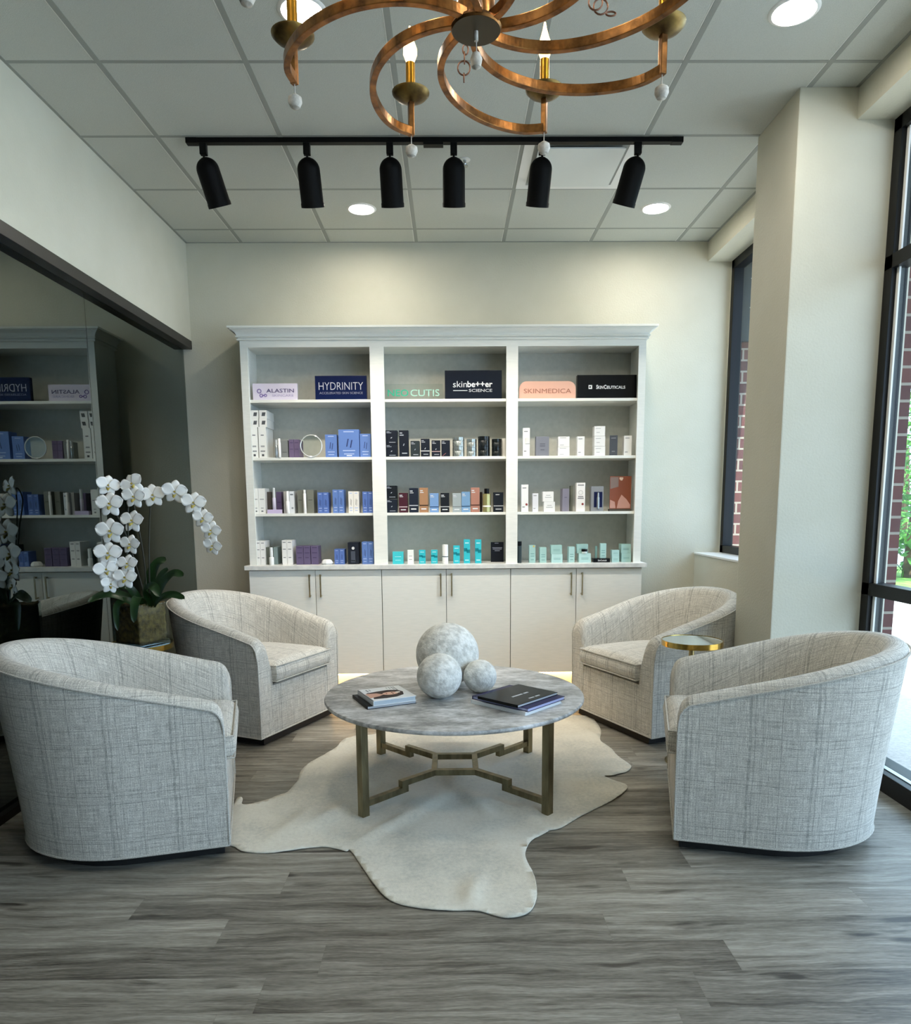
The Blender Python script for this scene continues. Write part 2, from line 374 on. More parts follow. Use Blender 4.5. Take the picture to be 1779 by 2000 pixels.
# air diffuser
ad = thing('air_diffuser', 'white square ceiling air diffuser behind the track, between the two right spotlights', 'air vent', (.693, 4.206, ZC))
f = MB()
for a, b in (((-.297, -.297), (.297, -.245)), ((-.297, .245), (.297, .297)), ((-.297, -.245), (-.245, .245)), ((.245, -.245), (.297, .245))):
    f.box((a[0], a[1], -.004), (b[0], b[1], 0))
f.build('frame', M_white, ad)
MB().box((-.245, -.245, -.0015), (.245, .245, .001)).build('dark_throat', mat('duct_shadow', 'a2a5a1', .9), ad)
MB().box((-.225, -.225, -.022), (.225, .225, -.016)).build('face_panel', mat('diffuser_panel', 'dfe2de', .6), ad, bevel=.002)
sp = thing('sprinkler_head', 'small chrome sprinkler head on the ceiling by the fourth spotlight', 'sprinkler', (.092, 4.15, ZC))
MB().lathe([(.03, -.003), (.03, 0)], 20).build('escutcheon', M_white, sp, smooth=True)
MB().lathe([(.008, -.03), (.011, -.022), (.007, -.018), (.009, -.002)], 12).lathe([(.018, -.034), (.018, -.031)], 16).build('nozzle', mat('chrome', 'b9bdc0', .2, 1), sp, smooth=True)
# track
LS = bpy.data.lights.new('spot_bulb', 'SPOT'); LS.energy = 26; LS.spot_size = math.radians(92); LS.spot_blend = .9; LS.shadow_soft_size = .035; LS.color = (1, .90, .76)
tr = thing('track_rail', 'long black ceiling track carrying six spotlights', 'track rail', (0, 3.925, ZC))
MB().box((-1.306, -.0175, -.024), (1.186, .0175, 0)).build('channel', M_black, tr, bevel=.002)
MB().box((-1.306, -.019, -.026), (-1.25, .019, 0)).build('end_cap', M_black, tr, bevel=.002)
MB().box((1.13, -.019, -.026), (1.187, .019, 0)).build('end_cap', M_black, tr, bevel=.002)
MB().box((-.12, -.02, -.036), (-.02, .02, -.022)).build('feed_connector', M_black, tr, bevel=.002)
tsp = thing('track_spotlight', 'x', 'spotlight', (0, 3.925, ZC - .024), 0, 'black spotlights on the ceiling track')
MB().box((-.017, -.014, -.052), (.017, .014, .001)).build('adapter', M_black, tsp, bevel=.003)
MB().tube([(0, 0, -.045), (0, 0, -.078)], .006).build('swivel_stem', M_black, tsp)
hp = [(.012, 0)] + [(.0565 * math.sin(a * PI / 20), -.0565 * (1 - math.cos(a * PI / 20))) for a in range(2, 11)] + [(.0575, -.20), (.0595, -.205), (.0595, -.222), (.054, -.222), (.05, -.15), (.02, -.15)]
hd = MB().lathe(hp, 36).build('lamp_head', mat('matt_black', '040404', .6, spec=.12), tsp, smooth=True); hd.location = (0, 0, -.062)
lb_ = bpy.data.objects.new('bulb', LS); C.objects.link(lb_); lb_.parent = hd; lb_.location = (0, 0, -.215)
for i, (u, tl, lb) in enumerate([(397, 12, 'leftmost black track spotlight, tilted to the right'), (599, 1.5, 'second black track spotlight from the left end of the rail'),
                             (761, 1, 'third black track spotlight, just left of the rail connector'), (886, 0, 'fourth black track spotlight, beside the sprinkler head'),
                             (1059, -3.5, 'fifth black track spotlight, over the left edge of the air diffuser'), (1246, -13, 'rightmost black track spotlight, tilted to the left')]):
    o = tsp if i == 0 else dup(tsp)
    p = atY(u, 285, 3.925); o.location.x = p.x; o['label'] = lb
    h = [c for c in o.children if c.name.startswith('lamp_head')][0]
    h.rotation_euler = (math.radians(25), math.radians(-tl), 0)

# ------------------------------------------------------------------ chandelier
ch = thing('chandelier', 'aged gold chandelier with curved arms and candle lights hanging at the top', 'chandelier', (.058, 1.545, 0))
ZA = 2.215
MB().lathe([(.0, .0), (.047, 0), (.05, .004), (.047, .01), (.038, .016), (.036, .05), (.043, .075), (.036, .1), (.02, .13), (.012, .2), (.010, .6), (.05, .885), (.06, .905)], 32, (0, 0, ZA - .012), cap=False).build('hub', M_gold, ch, smooth=True)
MB().lathe([(.0, 0), (.047, 0)], 32, (0, 0, ZA - .0125), cap=False).build('hub_plate', mat('brown_patina', '4a4132', .5, .5), ch)
arm_pol = [(.036, 78), (.06, 71), (.09, 64), (.125, 57.5), (.165, 50.5), (.205, 43.5), (.25, 36), (.295, 28.5), (.335, 22), (.37, 16), (.40, 10.5), (.42, 5.5), (.431, 0)]
def catmull(P, n=4):
    out = []
    for i in range(len(P) - 1):
        p0, p1, p2, p3 = P[max(i - 1, 0)], P[i], P[i + 1], P[min(i + 2, len(P) - 1)]
        for k in range(n):
            t = k / n; out.append(tuple(.5 * ((2 * p1[j]) + (-p0[j] + p2[j]) * t + (2 * p0[j] - 5 * p1[j] + 4 * p2[j] - p3[j]) * t * t + (-p0[j] + 3 * p1[j] - 3 * p2[j] + p3[j]) * t ** 3) for j in range(len(p1))))
    out.append(tuple(P[-1])); return out
ap = catmull([(r * math.cos(math.radians(a)), r * math.sin(math.radians(a)), 0) for r, a in arm_pol])
am = MB().tube(ap, 0, flat=(.014, .019)); am.box((.424, -.0065, -.01), (.438, .0065, .082))
arm = am.build('arm', M_gold, ch, bevel=.0015)
ch_parts = [MB().lathe([(.006, .066), (.02, .069), (.037, .077), (.046, .086), (.0465, .089), (.036, .081), (.02, .073), (.0, .071)], 28, (.431, 0, 0), cap=False).build('drip_dish', M_dish, arm, smooth=True),
            MB().lathe([(.0115, .075), (.0115, .155)], 16, (.431, 0, 0)).build('candle_sleeve', noisy('gold_sleeve', 'c98f2e', '9a6a20', 20, .3, .9), arm, smooth=True),
            MB().lathe([(.009, .154), (.011, .160), (.017, .175), (.0165, .188), (.010, .205), (.005, .222), (.002, .238)], 16, (.431, 0, 0)).build('bulb', mat('candle_bulb', (1, .7, .35), .3, emit=9, emcol=(1, .62, .22)), arm, smooth=True),
            MB().tube([(.431, 0, -.01), (.431, 0, -.034)], .0012, 5).lathe([(.002, -.060), (.010, -.057), (.0155, -.046), (.0145, -.037), (.006, -.031), (.002, -.030)], 16, (.431, 0, 0)).build('hanging_bead', M_bead, arm, smooth=True)]
for c_ in ch_parts: pass
for k in range(8):
    a = arm if k == 0 else dup(arm, ch)
    a.rotation_euler = (0, 0, math.radians(20 + 45 * k)); a.location = (0, 0, ZA)
def chain(pts, name='ring_chain'):
    mb = MB(); 
    for i, (p, r, ax) in enumerate(pts):
        x, y = (Vector((1, 0, 0)), Vector((0, 0, 1))) if ax == 0 else (Vector((0, 1, 0)), Vector((0, 0, 1)))
        mb.tube([Vector(p) + x * r[0] * math.cos(a * PI / 8) + y * r[1] * math.sin(a * PI / 8) for a in range(16)], .0017, 6, closed=True)
    mb.build(name, mat('copper_link', '7a5745', .4, .8), ch, smooth=True)
def cpt(u, v, Y): p = atY(u, v, Y); return (p.x - .058, p.y - 1.545, p.z)
chain([(cpt(909, 97, 1.72), (.006, .010), 0), (cpt(907, 113, 1.72), (.003, .012), 1), (cpt(906, 133, 1.72), (.0135, .0145), 0), (cpt(906, 152, 1.72), (.003, .009), 1)])
chain([(cpt(1163, 5, 1.6), (.014, .014), 0), (cpt(1173, 13, 1.61), (.0145, .0145), 0), (cpt(1193, 27, 1.62), (.010, .004), 0)])
MB().tube([(0, 0, ZA - .012), (0, 0, ZA - .03)], .004, 8).tube([(0, 0, ZA - .03), (.001, .01, ZA - .05)], .0012, 5).lathe([(.002, -.03), (.009, -.026), (.012, -.012), (.008, -.002), (.002, 0)], 14, (0, .0, ZA - .05)).build('bottom_finial', M_bead, ch, smooth=True)

# ------------------------------------------------------------------ built-in shelving
YF = 5.06
bk = thing('display_bookcase', 'white built-in bookcase with three open bays and crown moulding on the back wall', 'bookcase', (0, 0, 0))
ST = [(-1.404, -1.354), (-.535, -.440), (.387, .467), (1.283, 1.333)]
f = MB()
for a, b in ST: f.box((a, YF, .889), (b, YF + .02, 2.405))
for i in range(3): f.box((ST[i][1], YF, 2.354), (ST[i + 1][0], YF + .02, 2.405))
f.build('face_frame', M_cab, bk)
f = MB()
for a, b in ((-1.402, -1.372), (-.50, -.475), (.413, .438), (1.302, 1.331)): f.box((a, YF + .02, .889), (b, YB - .001, 2.40))
f.box((-1.372, YF + .02, 2.365), (1.302, YB - .001, 2.40)); f.build('carcass', M_cab, bk)
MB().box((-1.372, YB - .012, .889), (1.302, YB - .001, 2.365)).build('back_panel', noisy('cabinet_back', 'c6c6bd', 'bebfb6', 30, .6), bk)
bays = [(-1.372, -.5), (-.475, .413), (.438, 1.302)]
SZ = [2.014, 1.629, 1.247]
for a, b in bays:
    for z in SZ: MB().box((a, YF + .014, z - .019), (b, YB - .012, z)).build('shelf', M_cab, bk, bevel=.0015)
prof = [(0, 2.396), (.012, 2.396), (.016, 2.399), (.016, 2.406), (.008, 2.409), (.008, 2.413), (.020, 2.415), (.023, 2.419), (.020, 2.423), (.015, 2.426), (.018, 2.436), (.027, 2.448), (.040, 2.457), (.050, 2.461), (.050, 2.466), (.063, 2.467), (.063, 2.480), (0, 2.480)]
cv, cf = [], []; n = len(prof)
for i, (px, z) in enumerate(prof): cv += [(-1.404 - px, YB - .001, z), (-1.404 - px, YF - px, z), (1.333 + px, YF - px, z), (1.333 + px, YB - .001, z)]
for i in range(n):
    j = (i + 1) % n
    for k in range(3): cf.append((4 * i + k, 4 * i + k + 1, 4 * j + k + 1, 4 * j + k))
cf += [tuple(4 * i for i in range(n)), tuple(4 * i + 3 for i in range(n))]
MB().add(cv, cf).build('crown_moulding', M_cab, bk)
ct = tag(MB().box((-1.427, 4.995, .859), (1.362, YB - .001, .889)).build('countertop', M_counter, bevel=.003), 'pale quartz countertop running the full width between the open shelves and cupboards', 'countertop')
CX = [(-1.404, -.482), (-.482, .417), (.417, 1.337)]; YD = 5.02
names = ['white two-door base cupboard under the left bay, behind the back left armchair', 'white two-door base cupboard in the centre behind the stone balls', 'white two-door base cupboard under the right bay, behind the back right armchair']
handle_m = noisy('satin_brass_handle', 'b5a888', '978a6c', 20, .3, 1)
cab0 = None
for i, (a, b) in enumerate(CX):
    cb = thing('base_cabinet', names[i], 'cabinet', ((a + b) / 2, YD, 0), 0, 'white base cupboards'); w = (b - a) / 2
    MB().box((-w, .021, .113), (w, YB - YD - .001, .859)).box((-w, .08, .0), (w, YB - YD - .001, .113)).build('body', M_cab, cb)
    MB().box((-w + .001, .0195, .116), (w - .001, .0215, .857)).build('door_gap', M_seam, cb)
    for s_ in (-1, 1):
        x0, x1 = (-w + .0025, -.0018) if s_ < 0 else (.0018, w - .0025)
        d = MB().box((x0, 0, .115), (x1, .019, .853)).build('door', M_cab, cb, bevel=.0012)
        hx = s_ * .038
        MB().box((hx - .005, -.030, .668), (hx + .005, -.024, .828)).box((hx - .005, -.026, .672), (hx + .005, .0, .682)).box((hx - .005, -.026, .814), (hx + .005, 0, .824)).build('handle', handle_m, d, bevel=.001)
    MB().box((-w + .02, .030, .100), (w - .02, .042, .1125)).build('led_strip', mat('warm_led', (1, .7, .3), .5, emit=26, emcol=(1, .55, .17)), cb)

# ------------------------------------------------------------------ products on the shelves
def cm(h, rough=.5): return mat('card_' + h, h, rough, spec=.2)
M_ink = {}
BASES = {0: 2.014, 1: 1.629, 2: 1.247, 3: .889}
def carton(x0, x1, z0, h, dep, col, label, marks=(), group=None, y=None, name='carton', cat='box', rz=0, parent=None, rough=.45):
    """upright box; marks = (fx0, fx1, fz0, fz1, colour, slant) as fractions of the front"""
    y = 5.095 if y is None else y; w = x1 - x0
    t = thing(name, label, cat, ((x0 + x1) / 2, y, z0), rz, group)
    MB().box((-w / 2, 0, 0), (w / 2, dep, h)).build('body', cm(col, rough), t, bevel=.0008)
    by = {}
    for mk in marks: by.setdefault(mk[4], []).append(mk)
    for c_, L in by.items():
        mb = MB()
        for m_ in L:
            sl = m_[5] if len(m_) > 5 else 0
            xa, xb, za, zb = -w / 2 + m_[0] * w, -w / 2 + m_[1] * w, m_[2] * h, m_[3] * h; dx = sl * w
            mb.add([(xa, -.0006, za), (xb, -.0006, za), (xb + dx, -.0006, zb), (xa + dx, -.0006, zb), (xa, .0005, za), (xb, .0005, za), (xb + dx, .0005, zb), (xa + dx, .0005, zb)],
                   [(0, 1, 2, 3), (4, 7, 6, 5), (0, 4, 5, 1), (1, 5, 6, 2), (2, 6, 7, 3), (3, 7, 4, 0)])
        mb.build('printed_mark', cm(c_), t)
    return t
def X(u, y=5.09, v=1000): return atY(u, v, y).x
def HH(px, y=5.09): return px / FPX * y * 1.005
def pc(sh, u0, u1, vt, vb, col, label, marks=(), dep=.06, lift=0, **k):
    y = k.get('y', 5.095) or 5.095
    return carton(X(u0, y, vb), X(u1, y, vb), BASES[sh] + lift, HH(vb - vt, y), dep, col, label, marks, **k)
def txtm(c, *rows): return [(a, b, z, z + .035, c) for a, b, z in rows]
LB = 'left bay'; MBY = 'middle bay'; RB = 'right bay'; T = 'top shelf'; S2 = 'second shelf'; S3 = 'third shelf'; S4 = 'bottom shelf'

# signs on the top shelf
def plate(name, label, u0, u1, vt, vb, col, m=None, dep=.022, rnd=0, y=5.12):
    x0, x1 = X(u0, y, 775), X(u1, y, 775); h = HH(vb - vt, y); t = thing(name, label, 'sign', ((x0 + x1) / 2, y, BASES[0])); w = x1 - x0
    mm = m or cm(col, .25)
    if rnd:
        pts = [(-w / 2, 0), (w / 2, 0)]
        for a in range(0, 10): pts.append((w / 2 - rnd + rnd * math.cos(a * PI / 18), h - rnd * 1.0 + rnd * math.sin(a * PI / 18)))
        for a in range(9, 19): pts.append((-w / 2 + rnd + rnd * math.cos(a * PI / 18), h - rnd * 1.0 + rnd * math.sin(a * PI / 18)))
        n_ = len(pts); MB().add([(a, 0, b) for a, b in pts] + [(a, dep, b) for a, b in pts], [tuple(range(n_)), tuple(range(2 * n_ - 1, n_ - 1, -1))] + [(i, n_ + i, n_ + (i + 1) % n_, (i + 1) % n_) for i in range(n_)]).build('plate', mm, t)
    else: MB().box((-w / 2, 0, 0), (w / 2, dep, h)).build('plate', mm, t, bevel=.0015)
    return t, w, h
t, w, h = plate('brand_sign', 'frosted lavender acrylic sign with purple lettering, left bay top shelf', 494, 581, 751.5, 783, 'd6cfe0')
text('ALASTIN', .035, h * .58, w * .62, h * .22, cm('4d4570'), t, -.0006, bold=.006); text('SKINCARE', .052, h * .30, w * .48, h * .13, cm('a79fc0'), t, -.0006)
r = MB()
for cx, cz, rr in ((-.108, h * .56, .013), (-.095, h * .30, .010), (-.066, h * .31, .008)):
    r.tube([(cx + rr * math.cos(a * PI / 10), -.001, cz + rr * math.sin(a * PI / 10)) for a in range(20)], .0022, 6, closed=True)
r.box((-.086, -.002, h * .29), (-.073, 0, h * .33)); r.build('emblem', cm('5b3f94'), t)
t, w, h = plate('brand_sign', 'navy block sign with pale thin capitals, left bay top shelf', 616, 716.5, 737, 782, '0d1a44', dep=.035)
text('HYDRINITY', 0, h * .58, w * .86, h * .30, cm('c9cbd6'), t, -.0006, bold=-.012); text('ACCELERATED SKIN SCIENCE', 0, h * .30, w * .84, h * .085, cm('8b91a8'), t, -.0006)
t, w, h = plate('brand_sign', 'clear acrylic sign with mint green lettering, middle bay top shelf', 752, 865, 751.5, 781, '', M_acryl, dep=.02)
text('NEO', -w * .275, h * .44, w * .36, h * .42, cm('2fa583'), t, -.0006, bold=.012); text('CUTIS', w * .19, h * .44, w * .50, h * .42, cm('9fd0c0'), t, -.0006)
t, w, h = plate('brand_sign', 'large dark slate sign with rounded white lettering, middle bay top shelf', 869, 980, 727.5, 781, '141b28', dep=.035)
text('skin', -w * .235, h * .53, w * .245, h * .21, cm('dde0e4'), t, -.0006); text('be++er', w * .115, h * .53, w * .44, h * .21, cm('f0f2f4'), t, -.0006, bold=.02)
text('SCIENCE', w * .125, h * .315, w * .41, h * .10, cm('c5cad0'), t, -.0006, bold=.01); MB().box((-w * .355, -.001, h * .30), (-w * .105, 0, h * .325)).build('underline', cm('c5cad0'), t)
t, w, h = plate('brand_sign', 'salmon pink sign with rounded top corners, right bay top shelf', 1014, 1124, 747, 780, 'e6b5a0', rnd=.05)
text('SKINMEDICA', 0, h * .46, w * .84, h * .25, cm('a5705e'), t, -.0006)
t, w, h = plate('brand_sign', 'wide black block sign with small white serif lettering, right bay top shelf', 1127, 1242.5, 736, 780, '050506', dep=.05)
text('S', -w * .165, h * .50, w * .03, h * .17, cm('e8e8e8'), t, -.0006, bold=.03); text('KIN', -w * .105, h * .485, w * .085, h * .125, cm('e8e8e8'), t, -.0006, bold=.02)
text('C', -w * .03, h * .50, w * .045, h * .17, cm('e8e8e8'), t, -.0006, bold=.03); text('EUTICALS', w * .155, h * .485, w * .31, h * .125, cm('e8e8e8'), t, -.0006, bold=.02)
MB().box((-w * .31, -.001, h * .42), (-w * .25, 0, h * .58)).build('emblem', cm('e8e8e8'), t); MB().box((-w * .298, -.0016, h * .47), (-w * .27, -.0005, h * .53)).build('emblem_cutout', cm('050506'), t)

# left bay, second shelf
g1 = 'stacked white cartons left end of shelf'
for col_, (u0, u1), nm in ((0, (490, 505.5), 'left'), (1, (506, 522), 'right')):
    pc(1, u0 + .6, u1 - .6, 838, 895, 'e8e9e6', f'tall white carton at the bottom of the {nm} white stack, left bay second shelf', txtm('777b80', (.2, .8, .2), (.3, .7, .72)) + [(.35, .65, .05, .12, '4a4d52'), (.25, .75, .35, .40, '9a9da0')], dep=.2, y=5.10, group=g1)
    pc(1, u0 + .6, u1 - .6, 822.4, 838, 'e6e7e4', f'small white carton second from the top of the {nm} white stack, left bay', [(.3, .75, .3, .75, '55585c', .1)], dep=.2, lift=HH(57.1), y=5.10, group=g1)
    pc(1, u0 + .6, u1 - .6, 807, 822.2, 'e8e9e6', f'topmost small white carton of the {nm} white stack in the left bay', [(.3, .75, .3, .75, '55585c', .1)], dep=.2, lift=HH(72.8), y=5.10, group=g1)
def bottle(u, sh, wpx, vt, vb, body, cap, label, y=5.08, capf=.3, name='bottle', cat='bottle', band=None, lift=0, bodym=None, capr=.8):
    r_ = HH(wpx) / 2; h_ = HH(vb - vt); t = thing(name, label, cat, (X(u, y, vb), y, BASES[sh] + lift))
    MB().lathe([(r_ * .9, 0), (r_, .002), (r_, h_ * (1 - capf) - .003), (r_ * .8, h_ * (1 - capf))], 20).build('body', bodym or cm(body, .3), t, smooth=True)
    MB().lathe([(r_ * capr, h_ * (1 - capf)), (r_ * capr, h_ - .001), (r_ * capr * .9, h_)], 20).build('cap', cm(cap, .3), t, smooth=True)
    if band: MB().lathe([(r_ * 1.02, h_ * band[1]), (r_ * 1.02, h_ * band[2])], 20, cap=False).build('band', cm(band[0]), t)
    return t
silver = mat('silver_plastic', 'b5bbbd', .25, .7)
bottle(540.5, 1, 6, 861, 894, '', 'c0c4c4', 'slim silver tube beside the white stack, left bay second shelf', bodym=silver)
bottle(546.5, 1, 5.5, 860, 895, 'f0f0ee', 'f0f0ee', 'slim white tube before the grey carton, left bay second shelf', capf=.2, y=5.075)
pc(1, 549.5, 563, 861, 893.5, '7c7f7e', 'grey carton next to the slim white tube, left bay second shelf', txtm('5a5c5c', (.2, .8, .3)), dep=.1, y=5.11)
for a, b, nm in ((565, 574.6, 'left'), (575, 585, 'right')): pc(1, a, b, 859, 893, '6d5f7c', f'{nm} of the two dusky purple cartons beside the clear ring, left bay', txtm('4c4160', (.15, .85, .45), (.15, .85, .8)), dep=.14, y=5.11, group='dusky purple cartons by the ring')
rg = thing('acrylic_ring', 'clear acrylic ring standing on edge, left bay second shelf', 'display ring', (X(608, 5.07, 880), 5.07, BASES[1] + HH(21)))
MB().tube([(HH(20) * math.cos(a * PI / 24), 0, HH(20) * math.sin(a * PI / 24)) for a in range(48)], .0036, 8, closed=True).build('hoop', mat('ring_acrylic', 'dfe4e4', .1, .3), rg, smooth=True)
MB().lathe([(HH(19.3), -.001), (HH(19.3), .001)], 48, ax=(0, 1, 0)).build('disc', M_acryl, rg)
def ff(c, n=1):
    out = []
    for k in range(n): out += [(.30 + .2 * k, .34 + .2 * k, .38, .62, c, .10)]
    return out
blu = '6280bd'; bmk = lambda c='33406e': [(.36, .42, .38, .66, c, .08), (.54, .60, .34, .62, c, .08)] + txtm('a9bbe0', (.25, .75, .90), (.2, .8, .22), (.25, .75, .10))
pc(1, 636, 658.5, 850, 892.5, blu, 'small blue carton left of the tall blue carton, left bay second shelf', bmk(), dep=.08)
pc(1, 662, 702, 841, 892.5, blu, 'large blue carton with slanted script mark, left bay second shelf', bmk() + [(.38, .64, .045, .075, 'e6ecf8')], dep=.1, y=5.085)
pc(1, 703.5, 724.5, 849, 892.5, blu, 'small blue carton against the right side of the left bay, second shelf', bmk(), dep=.08)
# left bay, third shelf
wm = txtm('9b9d9f', (.2, .8, .55), (.3, .7, .2)) + [(.35, .65, .07, .12, '6d7073')]
gw = 'white cartons left end of third shelf'
pc(2, 496.5, 505.8, 955, 1003, 'e6e7e4', 'left one of the white carton pair left end of third shelf', wm, dep=.12, group=gw)
pc(2, 506.2, 519, 955, 1003, 'e6e7e4', 'right one of the white carton pair left end of third shelf', wm, dep=.12, group=gw)
pc(2, 520, 531, 961, 1002, '4a4440', 'dark brown carton behind the lavender stand, left bay third shelf', dep=.06, y=5.15)
pc(2, 540.5, 551, 961, 1002, '5f5270', 'single purple carton behind the lavender stand on the third shelf', txtm('463b58', (.2, .8, .5)), dep=.1, y=5.15)
st = thing('product_stand', 'low lavender display stand holding an upright silver tube, left bay third shelf', 'display stand', (X(536.5, 5.09), 5.09, BASES[2]))
MB().box((-HH(13.5), -.012, 0), (HH(13.5), .02, HH(7.5))).build('base', cm('cdbfe0'), st, bevel=.001)
bottle(536, 2, 6.5, 954, 995, 'c9c3d6', 'c9ced0', 'upright silver and lavender tube standing on the lavender stand', y=5.09, capf=.45, lift=HH(7.5), name='tube', cat='tube')
pc(2, 555, 560.5, 961, 1003, 'b9bab8', 'thin pale grey carton left of the white dropper on the third shelf', dep=.08, y=5.11)
bottle(562.5, 2, 7, 961, 1003.5, 'f1f1ef', 'f1f1ef', 'white tube with a grey emblem in front of pale cartons on the third shelf', capf=.45, y=5.085)
pc(2, 566, 575.5, 961, 1003, 'd3d7dc', 'pale silver carton right of the white emblem tube on the third shelf', [(.2, .8, .82, .88, '6b7076'), (.4, .8, .2, .28, '8b9096')], dep=.14, y=5.11)
pc(2, 582, 592.5, 959, 1003, '76786f', 'olive grey carton left of the white wand, left bay third shelf', txtm('54564f', (.2, .8, .55)), dep=.12, y=5.11)
bottle(596, 2, 5.5, 959, 1003.5, 'f1f1ef', 'dcdedd', 'slim white wand between the two olive grey cartons', capf=.15, y=5.085, name='tube', cat='tube')
pc(2, 600.5, 613.5, 958.5, 1003, '76786f', 'olive grey carton right of the white wand, left bay third shelf', txtm('54564f', (.2, .8, .55)), dep=.14, y=5.11)
for u0, u1, vt, c_, lb in ((621, 631, 962, '5873b4', 'left one of the shorter blue pair'), (631.4, 642, 962, '5873b4', 'right one of the shorter blue pair'),
                       (650.5, 661, 957, blu, 'left one of the taller blue pair'), (661.4, 672, 957, blu, 'right one of the taller blue pair'),
                       (681, 690.6, 960.5, 'e4e2dd', 'left one of the white pair with slanted script'), (691, 701.5, 960.5, 'e4e2dd', 'right one of the white pair with slanted script'),
                       (708.5, 718.4, 961, '5873b4', 'left one of the rightmost blue pair'), (718.8, 729, 961, '5873b4', 'right one of the rightmost blue pair')):
    pc(2, u0, u1, vt, 1001.5, c_, f'{lb} of cartons, left bay third shelf', bmk('2b3550' if c_[0] != 'e' else '55555a'), dep=.11, group='script-marked cartons on the third shelf')
# left bay, bottom shelf
gb = 'white cartons, left bay bottom shelf'
for u0, u1, vt, lb in ((502, 509.5, 1058.5, 'left one of the first white pair'), (510, 519, 1058.5, 'right one of the first white pair'), (552, 561.4, 1057.5, 'left one of the second white pair'), (561.8, 572, 1057.5, 'right one of the second white pair')):
    pc(3, u0, u1, vt, 1104.5, 'e6e6e4', f'{lb} of tall cartons, left bay bottom shelf', txtm('8b8c90', (.2, .8, .62), (.25, .75, .28), (.2, .8, .9)), dep=.14, group=gb)
pc(3, 519.6, 527, 1071, 1104.5, '60665f', 'narrow grey green carton left of the white glass bottle on the bottom shelf', dep=.1, y=5.12)
bottle(531, 3, 9, 1072, 1106, 'eef0ef', 'e4e8e8', 'white bottle with a clear collar, left bay bottom shelf', capf=.55, y=5.08, capr=.65)
pc(3, 535, 543, 1071, 1104.5, '7f9090', 'narrow teal grey carton right of the white glass bottle on the bottom shelf', dep=.12, y=5.12)
for u0, u1, lb in ((579, 593, 'leftmost'), (593.6, 606.8, 'middle'), (608, 622, 'rightmost')):
    pc(3, u0, u1, 1067.5, 1103, '655a78', f'{lb} of the three broad purple cartons on the bottom shelf', txtm('453b59', (.15, .85, .62), (.25, .75, .36), (.15, .85, .9)), dep=.12, group='broad purple cartons')
dsh = thing('soap_dish', 'low white faceted dish on the bottom shelf beside the purple cartons', 'dish', (X(639, 5.10, 1100), 5.10, BASES[3]))
MB().lathe([(HH(9), 0), (HH(11.5), HH(3)), (HH(9), HH(8)), (HH(6), HH(9.5)), (HH(2), HH(9))], 8).build('body', cm('e2e4e4'), dsh)
for u0, u1, lb in ((653.5, 662.8, 'left'), (663.2, 673, 'right')): pc(3, u0, u1, 1073, 1102, '5a74b3', f'{lb} one of the short blue pair of cartons, left bay bottom shelf', bmk(), dep=.1, group='short blue cartons on the bottom shelf')
dk = pc(3, 680, 701, 1061, 1103, '20242e', 'black carton with round white emblem, left bay bottom shelf', [(.28, .68, .08, .6, '4a505c')] + txtm('b8bcc4', (.3, .7, .14)), dep=.12)
MB().lathe([(HH(2.8), -.0012), (HH(2.8), .0)], 18, ax=(0, 1, 0), c=(0, -.0008, HH(31))).build('round_emblem', cm('dfe0e2'), dk)
for u0, u1, lb in ((707.5, 718.6, 'left'), (719, 730, 'right')): pc(3, u0, u1, 1060, 1103, blu, f'{lb} one of the tall blue pair right end of left bay bottom shelf', bmk('2b3550'), dep=.12, group='tall blue cartons on the bottom shelf')
# middle bay, second shelf
nv = '141a26'; nvm = txtm('aab0ba', (.08, .35, .88), (.08, .5, .80), (.3, .85, .12)) + [(.42, .5, .42, .5, 'aab0ba', .08)]
pc(1, 753.6, 776, 868, 891.5, nv, 'bottom one of the two stacked square black cartons, middle bay second shelf', nvm, dep=.1, group='stacked square black cartons')
pc(1, 753.2, 775.6, 840, 865.8, nv, 'top one of the two stacked square black cartons, middle bay second shelf', nvm, dep=.1, lift=HH(23.8), group='stacked square black cartons')
pc(1, 779.8, 798, 842, 891.5, nv, 'tall black carton beside the square stack, middle bay second shelf', nvm, dep=.08)
pc(1, 802, 819.5, 861.8, 891.5, '2a3236', 'short dark green grey carton right of the tall black one, second shelf', nvm, dep=.08)
pc(1, 822, 839, 858, 891.5, nv, 'short black carton with a silver band, middle bay second shelf', nvm + [(0, 1, .30, .35, 'b9bcc0')], dep=.08)
pc(1, 843, 860, 861, 891.5, nv, 'short black carton with a pinkish band, middle bay second shelf', nvm + [(0, 1, .30, .34, 'b9a0a0')], dep=.08)
pc(1, 862, 879, 861, 891.5, nv, 'short black carton with a diagonal red stripe next to the silver jars', nvm[:2] + [(.1, .16, .04, .22, 'a06a6a', .4)], dep=.08)
def jar(u, sh, wpx, vt, vb, col, m_, label, n=2):
    r_ = HH(wpx) / 2; h_ = HH(vb - vt); t = thing('stacked_jars', label, 'jar', (X(u, 5.12, vb), 5.12, BASES[sh]))
    for k in range(n):
        z0 = h_ * k / n; z1 = h_ * (k + 1) / n - .0012
        MB().lathe([(r_ * .97, z0), (r_, z0 + .001), (r_, z0 + (z1 - z0) * .55), (r_ * .98, z0 + (z1 - z0) * .57), (r_, z0 + (z1 - z0) * .6), (r_, z1 - .001), (r_ * .97, z1)], 28).build('jar', m_, t, smooth=True)
    return t
sj = mat('frosted_silver_jar', 'a9b0ae', .22, .75); bj = mat('black_jar', '15191b', .18)
jar(895.5, 1, 23, 855, 891.5, '', sj, 'taller stack of silver jars, middle bay second shelf')
jar(921, 1, 19.5, 858.5, 891.5, '', sj, 'shorter stack of silver jars, middle bay second shelf')
